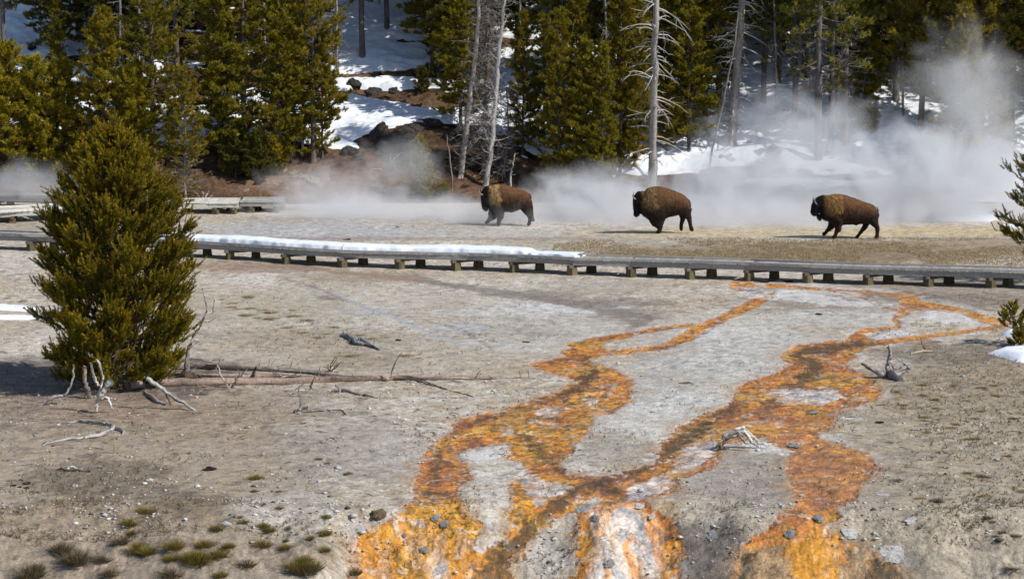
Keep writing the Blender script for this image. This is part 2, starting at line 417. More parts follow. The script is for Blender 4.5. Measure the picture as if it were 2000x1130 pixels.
MUD = [
 (300,800,440,75,(.27,.21,.15),.75),(1250,800,170,60,(.56,.545,.505),.65),(1430,680,200,60,(.52,.505,.47),.6),(1010,610,190,9,(.62,.61,.59),.7),(1000,810,130,30,(.47,.44,.38),.5),
 (250,900,480,150,(.30,.235,.165),.75),(200,1060,520,110,(.24,.185,.125),.8),(1880,900,260,260,(.33,.27,.185),.75),(1500,1000,120,60,(.33,.29,.24),.6),(1640,1090,200,50,(.25,.2,.14),.7),
 (650,700,420,60,(.37,.31,.235),.5),(480,620,260,40,(.40,.35,.27),.5),(1060,640,220,60,(.44,.42,.38),.6),(1450,700,220,90,(.47,.455,.42),.5),(1380,1090,80,70,(.15,.12,.095),.85),(1840,1110,60,30,(.2,.16,.12),.5),
  # bare brown-grey zones on the crust (u, v, ru, rv, colour, weight)
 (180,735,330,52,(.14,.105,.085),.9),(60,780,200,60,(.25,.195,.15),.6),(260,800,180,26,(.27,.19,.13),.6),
 (200,935,170,45,(.17,.135,.095),.75),(330,985,120,30,(.2,.155,.11),.55),(100,1080,260,60,(.27,.215,.16),.6),(380,1090,300,60,(.3,.24,.18),.6),
 (520,520,170,14,(.28,.19,.13),.8),(700,540,160,12,(.27,.2,.15),.6),(1750,590,330,24,(.21,.165,.125),.75),(1930,560,300,40,(.22,.17,.13),.6),
 (1900,760,230,70,(.27,.215,.14),.8),(1850,690,200,24,(.20,.16,.12),.8),(1850,880,200,130,(.34,.285,.205),.6),(1900,1050,200,90,(.36,.31,.24),.6),
 (1650,930,200,80,(.3,.25,.2),.4),(1450,930,150,60,(.29,.26,.23),.6),(1370,1070,90,60,(.18,.155,.135),.75),(1200,880,80,40,(.28,.24,.19),.6),
 (700,880,170,70,(.33,.30,.26),.6),(620,660,260,22,(.3,.245,.18),.5),(700,700,120,22,(.27,.22,.15),.5),(1150,560,120,20,(.34,.30,.25),.5),
 (1040,575,110,8,(.22,.19,.165),.7),(1180,592,130,12,(.23,.195,.17),.8),(1240,615,90,14,(.25,.21,.18),.7),(1000,650,120,18,(.3,.255,.2),.5),
 (1550,495,480,26,(.235,.175,.10),.95),(1900,480,260,20,(.27,.205,.12),.8),(1500,455,420,12,(.50,.42,.27),.8),(1820,452,260,10,(.50,.40,.23),.8),
 (1150,475,200,14,(.36,.31,.24),.6),(620,450,260,20,(.40,.40,.40),.8),(950,455,180,10,(.44,.43,.40),.6),(60,440,120,14,(.33,.28,.22),.7),
 (760,466,420,4,(.30,.25,.22),.7),(1400,700,140,50,(.44,.42,.38),.4),(1350,790,110,24,(.52,.51,.47),.8),(1280,740,90,40,(.40,.38,.34),.5),
 (1650,620,150,20,(.46,.45,.42),.7),(1060,600,170,10,(.55,.54,.52),.75),(900,640,60,10,(.38,.39,.41),.6),(720,610,90,8,(.37,.38,.40),.7),
 (560,1000,120,50,(.44,.41,.36),.6),(1100,1080,90,60,(.38,.35,.31),.7),(700,1040,30,30,(.5,.48,.46),.7),(720,600,300,50,(.42,.385,.32),.5),
 (500,590,200,20,(.36,.29,.19),.35),(640,580,30,6,(.2,.17,.15),.7),
]

def paint_ground(X, Y, Z):
    U, V = project(X, Y, Z)
    arc = np.concatenate([[0], np.cumsum(np.hypot(np.diff(Y[:, 0]), np.diff(Z[:, Z.shape[1] // 2])))])
    Y = np.broadcast_to((arc - arc[-1] + Y[-1, 0])[:, None], Y.shape)
    n = lambda s, k, o=4: fbm(X * k, Y * k * 0.8, s, o)
    nA, nB, nC, nD = n(101, .45), n(102, 1.6), n(103, 5.0), n(104, 12.0, 3)
    col = np.empty(X.shape + (3,))
    tan, pale, brn = np.array([.425, .35, .25]), np.array([.585, .54, .46]), np.array([.23, .175, .125])
    t = np.clip(0.5 + 0.6 * nA + 0.5 * nB, 0, 1)[..., None]
    col[:] = tan * (1 - t) + pale * t
    t = (.35 * sst(.1, .6, fbm(X * 2.6 + 7, Y * 4.4, 105, 5)))[..., None]; col = col * (1 - t) + np.array([.30, .235, .165]) * t
    t = (.5 * sst(.35, .7, fbm(X * 9, Y * 9, 106, 3)))[..., None]; col = col * (1 - t) + np.array([.14, .10, .07]) * t
    t = (.6 * sst(.4, .7, fbm(X * 11 + 5, Y * 11, 107, 3)))[..., None]; col = col * (1 - t) + np.array([.72, .70, .66]) * t
    t = sst(0.15, 0.7, nB * .6 + nC * .6 + nD * .35)[..., None] * 0.7
    col = col * (1 - t) + brn * t
    for (u, v, ru, rv, c, w) in MUD:
        q = ((U - u) / ru) ** 2 + ((V - v) / rv) ** 2
        a = w * sst(1.25, 0.35, q + 0.5 * nB + 0.35 * nC)[..., None]
        col = col * (1 - a) + 1.0 * np.array(c) * (1 + 0.35 * nC + 0.25 * nD)[..., None] * a
    # faint dry rills
    for pts, c in (([(560,548,3),(640,572,4),(750,612,6),(850,655,6),(915,675,4)], (.36,.37,.39)), ([(800,540,8),(950,572,9),(1100,590,12),(1200,615,12),(1270,640,6)], (.24,.2,.175)),
                   ([(820,548,10),(960,566,9),(1060,582,12),(1180,600,16),(1270,622,12),(1215,655,10),(1120,690,8)], (.20,.168,.14)), ([(430,520,6),(560,520,8),(700,535,9),(820,548,10)], (.27,.19,.13)),
                   ([(560,545,2),(620,562,3),(680,590,2)], (.2,.17,.14)), ([(760,612,2),(900,640,2),(960,680,3)], (.27,.23,.19))):
        d = masked(line_sd, U, V, pts) + 7 * nC
        a = 0.75 * sst(4, -4, d)[..., None]; col = col * (1 - a) + np.array(c) * a
    # channels
    sd = np.minimum(masked(poly_sd, U, V, LEFT_CH), masked(poly_sd, U, V, RIGHT_CH))
    peachy = masked(poly_sd, U, V, PEACHY); sd = np.minimum(sd, peachy)
    for l in LINES: sd = np.minimum(sd, masked(line_sd, U, V, l))
    for h in HOLES: sd = np.maximum(sd, -masked(poly_sd, U, V, h, 200) if True else sd)
    amp = 5 + 11 * sst(560, 900, V)
    sd = sd + 3 - 10 * sst(600, 720, V) + .8 * (amp + 8 * sst(1000, 1080, V)) * (0.8 * nC + 0.5 * nB + 0.85 * nD * sst(600, 700, V))
    # pale halo of fresh sinter along the channels
    a = (0.5 * sst(26, 4, sd) * sst(-0.5, 0.4, nB + nC * .5))[..., None]
    col = col * (1 - a) + np.array([.54, .52, .50]) * a
    a = (.6 * sst(46, 2, sd + 26 * nB) * sst(.05, .55, nC + .5 * nD + .3) * sst(600, 720, V))[..., None]
    col = col * (1 - a) + np.array([.36, .21, .09]) * a
    inside = sst(3, -3, sd)
    lighten = sst(700, 560, V)
    # mat colours
    YS = Y * 0.8
    st = sst(990, 1060, V)                                     # on the steep face streaks run downhill
    XW = X + .10 * fbm(X * 1.5, Y * 2.5, 199, 3) + .03 * nD
    nx = fbm(XW * 6.0, Y * 0.9 + 0.6 * nB, 201, 4); nx2 = fbm(XW * 15, Y * 1.4, 202, 3)
    m1 = (nB * .5 + nC * .7 + nD * .3) * (1 - st) + (nx * .9 + nx2 * .4) * st
    m2 = fbm(X * 1.1 + 9, YS * 1.1, 203, 4) * (1 - .5 * st) + nx * .5 * st
    m3 = fbm(X * 3.5 + 4, YS * 3.5, 204, 5)
    orange = np.array([.66, .235, .022]); gold = np.array([.62, .30, .026]); rust = np.array([.36, .115, .03])
    brown = np.array([.13, .068, .012]); peach = np.array([.62, .40, .24]); dk = np.array([.065, .043, .014]); whit = np.array([.66, .60, .54])
    c = np.empty_like(col); c[:] = orange
    def mixin(c, k, a):
        a = np.clip(a, 0, 1)[..., None]; return c * (1 - a) + k * a
    c = mixin(c, gold, sst(-0.1, 0.5, m2))
    c = mixin(c, rust, sst(0.0, 0.6, -m2 + .3 * m1) * .85)
    c = mixin(c, brown * 1.5, sst(0.25, 0.75, m1 * .8 + m3 * .4) * .6)
    c = mixin(c, peach, sst(0.28, 0.7, -m1 * .9 + .3 * m3) * (.6 + .3 * st))
    c = mixin(c, np.array([.64, .35, .07]), sst(.25, .6, fbm(X * 5.5, Y * 6.5, 209, 4)) * .6)
    c = mixin(c, dk * 1.3, sst(.3, .62, fbm(X * 4.5 + 3, Y * 7, 210, 4)) * .6)
    c = mixin(c, np.array([.52, .50, .48]), sst(.55, .72, fbm(X * 2.2 + 3, Y * 2.6, 211, 4)) * .7)
    c = mixin(c, peach * 0.9, lighten * .25 * sst(-.2, .5, m3))
    # cream and dark veins where the film of water braids
    vx, vy = X + .5 * fbm(X * .8, Y * .8, 220, 3), Y + .5 * fbm(X * .8 + 5, Y * .8, 221, 3)
    rg = 1 - np.abs(fbm(vx * 1.5, vy * 1.1, 222, 3)); rg2 = 1 - np.abs(fbm(vx * 1.7 + 8, vy * 1.2, 223, 3))
    c = mixin(c, dk * 1.2, sst(.88, .98, rg2) * .65 * sst(640, 760, V))
    c = mixin(c, np.array([.70, .56, .42]), sst(.88, .97, rg) * .8 * sst(640, 760, V) * sst(-.3, .2, nC))
    # far upper mats are paler orange
    big_r = np.exp(-(((U - 1600) / 190) ** 2 + ((V - 920) / 90) ** 2))
    c = mixin(c, np.array([.47, .20, .065]), big_r * .7)
    lobe = sst(0, -20, masked(poly_sd, U, V, [(700,1040),(760,1010),(820,990),(900,1020),(940,1060),(910,1150),(690,1150)]))
    c = mixin(c, gold * 1.05, lobe * .35 * sst(.4, -.4, m1))
    c = mixin(c, peach * np.array([.95, .8, .6]), lobe * .8 * sst(.05, .45, nx * .8 + nx2 * .5) * sst(1010, 1060, V))
    c = mixin(c, np.array([.55, .22, .01]), lobe * .7 * sst(.1, .5, -nx))
    c = mixin(c, brown, lobe * .6 * sst(.3, .6, -nx2 * .7 + nx * .4))
    rf = sst(0, -20, masked(poly_sd, U, V, [(1440,1068),(1560,1050),(1600,1040),(1660,1065),(1780,1085),(1790,1150),(1420,1150)]))
    c = mixin(c, np.array([.33, .235, .13]) * (1 + .4 * nx[..., None]), rf * .85 * sst(30, 60, abs(U - 1590) + 30 * nx))
    c = mixin(c, np.array([.55, .24, .008]), rf * sst(56, 30, abs(U - 1590) + 22 * nx) * .9)
    for pts in DARK:
        d = masked(line_sd, U, V, pts) + 22 * (nC * .8 + .5 * nD) + 6 * m3
        a = sst(5, -12, d)
        c = mixin(c, np.where((m3 > 0.15)[..., None], brown, dk), a * .85)
        c = mixin(c, orange * .9, a * sst(.35, .7, m1) * .5)
    wsum = np.zeros_like(U)
    for w in WHITE:
        d = masked(poly_sd, U, V, w) + 9 * nC + 4 * nD
        a = sst(3, -5, d); wsum = np.maximum(wsum, a)
    c = mixin(c, np.array([.70, .52, .38]), sst(2, -22, peachy + 14 * nx) * .75)
    c = mixin(c, np.array([.74, .68, .62]), sst(-6, -30, peachy + 18 * nx2) * .8 * sst(-.1, .3, nx))
    c = mixin(c, orange, sst(0, -12, peachy) * .7 * sst(.15, .5, -nx + .3 * nx2))
    wcol = mixin(np.broadcast_to(whit, c.shape).copy(), peach, sst(-.2, .5, m2 + .5 * m1))
    wcol = mixin(wcol, np.array([.40, .40, .40]), sst(.1, .5, m3))
    c = mixin(c, wcol, wsum * .9)
    # small grey stones and pale flecks in the mats
    
    # rust rims
    rim = sst(-11, -3, sd) * inside
    c = mixin(c, np.array([.34, .12, .04]), rim * .45 * sst(650, 800, V))
    col = mixin(col, c, inside)
    # white crusts outside the mats near the upper fan and lower strands
    outw = wsum * (1 - inside)
    col = mixin(col, np.array([.60, .58, .56]), outw * .8)
    wet = inside * (0.55 + 0.45 * sst(-.2, .3, m1))
    return np.clip(col, 0.01, .9), np.clip(wet, 0, 1), sd

# ------------------------------------------------------------------ ground sheet
ys = np.arange(48.6, 118, 0.02)
_, vs = project(0.0, ys, ground_z(np.zeros_like(ys), ys))
o_ = np.argsort(vs)
vt = np.linspace(vs.max(), 392, 560)
yd = np.unique(np.round(np.interp(vt, np.maximum.accumulate(vs[o_]), ys[o_]), 4))
YR = np.concatenate([[-30, -10, 10, 25, 34, 38, 40, 42, 43.5, 44.5], np.arange(44.9, 48.6, .0125), yd[yd > 48.61], [115.5, 119, 125, 140, 170, 260]])
YR = np.unique(YR)
td = np.linspace(-1.07, 1.07, 1050)
TC = np.concatenate([[-9, -6, -4, -2.6, -1.9, -1.5, -1.25, -1.14], td, [1.14, 1.25, 1.5, 1.9, 2.6, 4, 6, 9]])
TT, YY = np.meshgrid(TC, YR)
XX = TT * np.maximum(YY, 42) * 0.2135
ZZ = ground_z(XX, YY)
colg, wetg, sdg = paint_ground(XX, YY, ZZ)
# channels are cut a little into the crust, mats stand in small ripples
rip = 0.022 * fbm(XX * 5, YY * 4.5, 301, 4) + .012 * np.abs(vnoise(XX * 13, YY * 9, 302))
ZZ = ZZ - 0.035 * sst(8, -10, sdg) + rip * sst(0, -6, sdg)
def grid_faces(nr, nc):
    i = np.arange(nr - 1)[:, None] * nc + np.arange(nc - 1)[None, :]
    return np.stack([i, i + 1, i + nc + 1, i + nc], -1).reshape(-1, 4)
GV = np.stack([XX, YY, ZZ], -1).reshape(-1, 3); GF = grid_faces(*XX.shape)
gm = mesh_np('ground', GV, GF, mat=M_ground, smooth=True, col=colg.reshape(-1, 3), attrs={'wet': wetg.ravel()})
tag(link('ground', gm), 'pale grey and tan sinter flat around the hot spring run-off', kind='structure')
# the run-off mats themselves: a thin crust lying on the sheet
sdf = sdg.ravel()
keep = (sdf[GF] < 1.5).all(1)
used = np.unique(GF[keep]); remap = -np.ones(len(GV), np.int64); remap[used] = np.arange(len(used))
RV = GV[used].copy(); RV[:, 2] += 0.006
rm = mesh_np('runoff_stream', RV, remap[GF[keep]], mat=M_mat, smooth=True, col=colg.reshape(-1, 3)[used], attrs={'wet': wetg.ravel()[used]})
tag(link('runoff_stream', rm), 'orange and golden bacterial mats along the braided hot spring run-off', kind='structure')
def gz(x, y):
    """height of the finished ground sheet"""
    return float(ground_z(x, y))

# river below the bank
rv, nt, b = new_mat('river_water'); b.inputs['Base Color'].default_value = (.03, .045, .05, 1); b.inputs['Roughness'].default_value = .12
tag(link('river', mesh_np('river', [(-260, -40, -4.0), (260, -40, -4.0), (260, 41, -4.0), (-260, 41, -4.0)], np.array([[0, 1, 2, 3]]), mat=rv)), 'dark river water below the sinter bank', kind='structure')

# ------------------------------------------------------------------ hillside and its snow
ys2 = np.concatenate([np.arange(108, 137, 0.075), [138, 141, 146, 155, 170, 200, 260]])
tc2 = np.concatenate([[-9, -6, -4, -2.6, -1.9, -1.5, -1.25, -1.14], np.linspace(-1.08, 1.08, 720), [1.14, 1.25, 1.5, 1.9, 2.6, 4, 6, 9]])
T2, Y2 = np.meshgrid(tc2, ys2); X2 = T2 * Y2 * 0.2135
Z2 = hill_z(X2, Y2)
U2, V2 = project(X2, Y2, Z2)
hn = fbm(X2 * .5, Y2 * .9, 51, 4); hn2 = fbm(X2 * 2.2, Y2 * 3, 52, 4)
hc = np.empty(X2.shape + (3,)); hc[:] = (.072, .042, .026)
t_ = sst(-.2, .5, hn)[..., None]; hc = hc * (1 - t_) + np.array([.14, .085, .05]) * t_
t_ = sst(.2, .7, hn2)[..., None]; hc = hc * (1 - t_) + np.array([.028, .02, .016]) * t_
bank = (np.exp(-(((U2 - 600) / 190) ** 2 + ((V2 - 360) / 38) ** 2)))[..., None]
hc = hc * (1 - .8 * bank) + np.array([.22, .135, .085]) * (1 + .3 * hn2[..., None]) * .8 * bank
hm = mesh_np('hillside', np.stack([X2, Y2, Z2], -1).reshape(-1, 3), grid_faces(*X2.shape), mat=M_soil, smooth=True, col=np.clip(hc, .01, .8).reshape(-1, 3))
tag(link('hillside', hm), 'brown forest hillside rising behind the flat', kind='structure')
SN = [(80,60,160,90,.9),(60,150,140,50,.5),(330,255,260,45,.7),(560,240,160,60,.8),(720,60,110,90,.8),(690,120,60,25,.7),(775,162,75,13,.9),(700,210,75,22,1.0),
 (690,290,60,22,.8),(790,235,130,9,.9),(700,250,40,26,.7),(1090,80,160,110,.6),(1000,190,180,60,.5),(1150,240,200,70,.6),(1050,300,60,20,.8),(1200,345,90,22,.7),
 (1650,200,420,260,.75),(1800,330,300,60,.35),(1480,332,120,9,-.8),(1610,376,330,12,-1.0),(1350,362,90,20,-1.1),(1750,300,90,8,-.8),(1420,275,70,10,-.7),(1600,222,90,9,-.7),(1350,250,200,80,.6),(1550,290,180,40,.5),(1950,300,120,120,.6),
 (770,145,110,9,-1.2),(800,190,130,13,-1.3),(830,270,110,22,-1.0),(740,275,60,14,-.9),(860,340,300,50,-1.6),(500,350,300,40,-2),(130,120,120,12,-.7),(100,165,90,8,-.8),(200,330,300,50,-1.5),(1050,85,90,8,-.8),(1060,380,240,34,-1.5),
 (1680,345,200,8,-.9),(1450,400,200,14,-.8),(1560,235,60,8,-.6)]
S = np.full(X2.shape, -0.24)
for (u, v, ru, rv_, w) in SN:
    S += w * np.exp(-(((U2 - u) / ru) ** 2 + ((V2 - v) / rv_) ** 2))
S += 0.62 * fbm(X2 * .36, Y2 * .95, 61, 4) + 0.2 * fbm(X2 * 1.5, Y2 * 2.6, 62, 3)
S = np.where(Y2 > 136, S + .5, S)
S = np.where(hill_z(X2, Y2) < 0.05, -1, S)
thick = np.clip(S, -1, .55) * 0.55
ZS = Z2 + np.where(thick > 0, np.sqrt(np.clip(thick, 0, 1)) * 0.33, thick)
GF2 = grid_faces(*X2.shape)
kf = (thick.ravel()[GF2] > -0.03).any(1)
SV = np.stack([X2, Y2, ZS], -1).reshape(-1, 3)
used = np.unique(GF2[kf]); remap = -np.ones(len(SV), np.int64); remap[used] = np.arange(len(used))
sm = mesh_np('snow_cover', SV[used], remap[GF2[kf]], mat=M_snow, smooth=True)
tag(link('snow_cover', sm), 'patchy spring snow lying over the forested slope', kind='stuff')

def snow_patch(name, poly, label, h=0.14):
    """a low snow bank with a rounded edge on the flat"""
    P = [gp(u, v) for u, v in poly]
    c = sum(P, Vector()) / len(P)
    V, Fs = [], []; rings = 9
    Pd = []
    m = len(P)
    for i in range(m):
        for j in range(8):
            q = P[i].lerp(P[(i + 1) % m], j / 8); k = 1 + 0.05 * vnoise(q.x * 3, q.y * 2, 5)
            Pd.append(c + (q - c) * float(k))
    m = len(Pd)
    for r in range(rings):
        t = r / (rings - 1)
        for q in Pd:
            w = c + (q - c) * (1 - t * .98)
            V.append((w.x, w.y, gz(w.x, w.y) - 0.05 + (h + .05) * math.sin(min(1, t * 2.6) * math.pi / 2) + 0.025 * float(vnoise(w.x * 2, w.y * 2, 8)) * t))
    Fs = [(r * m + i, r * m + (i + 1) % m, (r + 1) * m + (i + 1) % m, (r + 1) * m + i) for r in range(rings - 1) for i in range(m)]
    Fs.append(tuple((rings - 1) * m + i for i in range(m)))
    me = mesh_np(name, V, Fs, mat=M_snow, smooth=True)
    return tag(link(name, me), label, 'snow patch', kind='thing')

snow_patch('snow_patch', [(1927,690),(1952,681),(2060,676),(2120,700),(2060,712),(1990,708)], 'thick pointed snow patch below the pine shrub at the right edge', .16)
snow_patch('snow_patch', [(1950,655),(1970,644),(2010,634),(2070,640),(2070,662),(1990,668)], 'small snow patch around the pine shrub stems at the right edge', .14)
snow_patch('snow_patch', [(-60,596),(50,598),(80,604),(60,609),(-60,607)], 'upper of two thin snow strips left of the bushy pine', .08)
snow_patch('snow_patch', [(-60,619),(50,618),(80,620),(60,625),(-60,625)], 'lower of two thin snow strips left of the bushy pine', .08)
snow_patch('snow_patch', [(1735,420),(1800,412),(1930,414),(1975,424),(1940,434),(1840,432)], 'long flat snow patch behind the rearmost bison, right of the steam', .10)
snow_patch('snow_patch', [(1945,440),(1985,436),(2060,438),(2060,446),(1970,445)], 'narrow snow sliver behind the pine on the right edge', .07)

# ------------------------------------------------------------------ boardwalks
GREY = np.array([.33, .31, .285])
def boardwalk(label, pts, supports, deck_w=1.12, top=0.52, base=GREY, group=None, skew=(0.62, 0.85)):
    """pts: front edge on plan (x, y, ztop)"""
    P = [Vector(p) for p in pts]
    org = P[0]
    root = empty('boardwalk', (org.x, org.y, gz(org.x, org.y)), label, 'boardwalk', group)
    off = Vector((-root.location.x, -root.location.y, -root.location.z))
    deck, fas, rail = MB(), MB(), MB()
    L = [0]
    for a, b_ in zip(P[:-1], P[1:]): L.append(L[-1] + (b_ - a).length)
    def at(s):
        s = min(max(s, 0), L[-1] - 1e-6)
        i = max(k for k in range(len(L) - 1) if L[k] <= s)
        t = (s - L[i]) / (L[i + 1] - L[i])
        d = (P[i + 1] - P[i]).normalized(); d.z = 0; d.normalize()
        return P[i].lerp(P[i + 1], t), d, Vector((-d.y, d.x, 0))
    s = 0.0
    while s < L[-1] - .14:
        q, d, n = at(s + .07)
        c = base * random.uniform(.78, 1.2)
        j = random.uniform(-.012, .012)
        M = lambda a, b2, z: (q + d * a + n * b2 + Vector((0, 0, z)) + off)
        V = [M(a, b2 + j, z) for z in (-.045, 0) for b2 in (-.04, deck_w) for a in (-.066, .066)]
        deck.add(V, [(0, 2, 3, 1), (4, 5, 7, 6), (0, 1, 5, 4), (2, 6, 7, 3), (0, 4, 6, 2), (1, 3, 7, 5)], c)
        s += .145
    s = 0.0; seg = 2.05
    while s < L[-1] - .1:
        e = min(s + seg, L[-1])
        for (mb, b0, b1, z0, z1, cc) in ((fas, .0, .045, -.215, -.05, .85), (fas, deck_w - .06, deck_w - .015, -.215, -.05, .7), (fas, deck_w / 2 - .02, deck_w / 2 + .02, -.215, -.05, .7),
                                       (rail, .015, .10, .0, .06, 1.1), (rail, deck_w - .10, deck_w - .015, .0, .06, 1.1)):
            q0, d0, n0 = at(s + .004); q1, d1, n1 = at(e - .008)
            c = base * random.uniform(.85, 1.12) * cc
            dz = random.uniform(-.006, .006)
            V = []
            for z in (z0, z1):
                for (q, n) in ((q0, n0), (q1, n1)):
                    for bb in (b0, b1): V.append(q + n * bb + Vector((0, 0, z + dz)) + off)
            mb.add(V, [(0, 1, 3, 2), (4, 6, 7, 5), (0, 2, 6, 4), (1, 5, 7, 3), (0, 4, 5, 1), (2, 3, 7, 6)], c)
        s = e
    deck.build('deck', M_plank, root, smooth=False)
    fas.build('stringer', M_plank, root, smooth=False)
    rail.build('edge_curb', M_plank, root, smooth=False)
    for s in supports:
        q, d, n = at(s)
        a = q + n * .05; b_ = q + d * skew[0] + n * skew[1]
        mb = MB()
        dirn = (b_ - a); dirn.z = 0; ln = dirn.length; dirn.normalize(); nn = Vector((-dirn.y, dirn.x, 0))
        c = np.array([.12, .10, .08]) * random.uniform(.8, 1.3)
        V = [a + dirn * t + nn * w + Vector((0, 0, z)) + off for z in (-.315, -.218) for w in (-.07, .07) for t in (-.2, ln + .2)]
        mb.add(V, [(0, 2, 3, 1), (4, 5, 7, 6), (0, 1, 5, 4), (2, 6, 7, 3), (0, 4, 6, 2), (1, 3, 7, 5)], c)
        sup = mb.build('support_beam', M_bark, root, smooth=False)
        for w in (a, b_):
            pm = MB(); zb = gz(w.x, w.y) - .06
            cc = np.array([.13, .105, .06]) * random.uniform(.7, 1.2)
            hw = .125
            h0 = q.z - .317
            V = []
            for z, k in ((zb, 1.15), (h0, 1.0)):
                for y_ in (-hw * k, hw * k):
                    for x_ in (-hw * k, hw * k): V.append(w + dirn * x_ + nn * y_ + Vector((0, 0, z - w.z)) + off)
            pm.add(V, [(0, 2, 3, 1), (4, 5, 7, 6), (0, 1, 5, 4), (2, 6, 7, 3), (0, 4, 6, 2), (1, 3, 7, 5)], cc)
            pm.build('post', M_bark, sup, smooth=False)
    return root, at, L[-1]

def bw_pt(u, v, h=.57):
    g = gp(u, v); return (g.x, g.y, max(gz(g.x, g.y), -.02) + h)
sup_px = [(60,489),(168,492),(275,497),(355,502),(448,507),(558,515),(668,522),(780,525),(890,528),(1003,532),(1117,537),(1232,541),(1347,545),(1462,548),(1577,552),(1695,556),(1813,559),(1935,562)]
path = [bw_pt(u, v) for u, v in [(-120,482)] + sup_px + [(2080,567)]]
# supports measured along the path
cum = [0]
for a, b_ in zip(path[:-1], path[1:]): cum.append(cum[-1] + (Vector(b_) - Vector(a)).length)
bw, bw_at, bwL = boardwalk('long low grey plank boardwalk crossing the flat in front of the three bison', path, cum[1:-1])
# snow left on the boardwalk
def snow_on_walk():
    i0, i1 = 3, None
    s0 = cum[3] + .5; s1 = None
    # end where the photo shows the snow stop (u = 1130)
    ss = np.linspace(0, bwL, 2000); uu = [project(*bw_at(s)[0])[0] for s in ss]
    s0 = float(np.interp(150, uu, ss)); s1 = float(np.interp(1128, uu, ss)); gap = float(np.interp(1026, uu, ss))
    V, Fs = [], []; nS, nR = 700, 16
    for i in range(nS):
        s = s0 + (s1 - s0) * i / (nS - 1)
        q, d, n = bw_at(s)
        h = .25 + .03 * float(vnoise(s * .6, 1, 71)) + .008 * float(vnoise(s * 2.3, 1, 72))
        h *= float(sst(0, .25, s1 - s)) ** .5 * .999 + .001
        h *= 1 - .45 * math.exp(-((s - gap) / .22) ** 2) - .38 * float(sst(gap, gap + .3, s))
        f0 = .12 + .02 * float(vnoise(s * 5.1, 3, 79)) + .05 * float(vnoise(s * 2.3, 4, 73)) + .10 * float(sst(gap, gap + .4, s)) + .13 * math.exp(-((s - gap) / .12) ** 2)
        b0, b1 = f0, 1.08 + .03 * float(vnoise(s * 2, 9, 74))
        for j in range(nR):
            a = math.pi * j / (nR - 1)
            x = (b0 + b1) / 2 - math.cos(a) * (b1 - b0) / 2 * (1 if True else 0)
            z = h * (math.sin(a) ** .28 if 0 < j < nR - 1 else 0) * (1 + .02 * float(vnoise(s * 1.3, j * .6, 75)))
            p = q + n * x; V.append((p.x, p.y, p.z + .004 + z))
    Fs = np.array([(i * nR + j, (i + 1) * nR + j, (i + 1) * nR + j + 1, i * nR + j + 1) for i in range(nS - 1) for j in range(nR - 1)])
    me = mesh_np('snow_bank', V, Fs[:, ::-1].copy(), mat=M_snow, smooth=True)
    tag(link('snow_bank', me), 'long ridge of packed white snow left on top of the front boardwalk', 'snow bank', kind='thing')
snow_on_walk()
# boardwalks behind
PALE = np.array([.56, .54, .48])
p2 = [bw_pt(u, v, h) for u, v, h in [(-130,440,.5),(0,437,.5),(90,432,.5),(200,427,.5),(300,421,.5),(378,418,.5),(467,418,.5)]]
c2 = [0]
for a, b_ in zip(p2[:-1], p2[1:]): c2.append(c2[-1] + (Vector(b_) - Vector(a)).length)
boardwalk('pale sunlit boardwalk running behind the bushy pine towards the steam', p2, [1.2, 3.4, 5.6, 7.8, 9.6, 11.2, 12.6, 13.4], 2.0, .5, PALE, skew=(.6, 1.3))
p3 = [bw_pt(u, v, .5) for u, v in [(469,415),(556,415)]]
boardwalk('short grey boardwalk platform half veiled by steam at the end of the pale walk', p3, [.5, 1.6], 1.6, .5, PALE * .8, skew=(.2, 1.2))
p4 = [bw_pt(u, v, .5) for u, v in [(-140,403),(20,405),(160,407),(300,408)]]
boardwalk('distant grey boardwalk in the thin steam left of the bushy pine', p4, [1, 3.2, 5.4, 7.6, 9.2], 1.4, .5, GREY * .8, skew=(.3, 1.2))

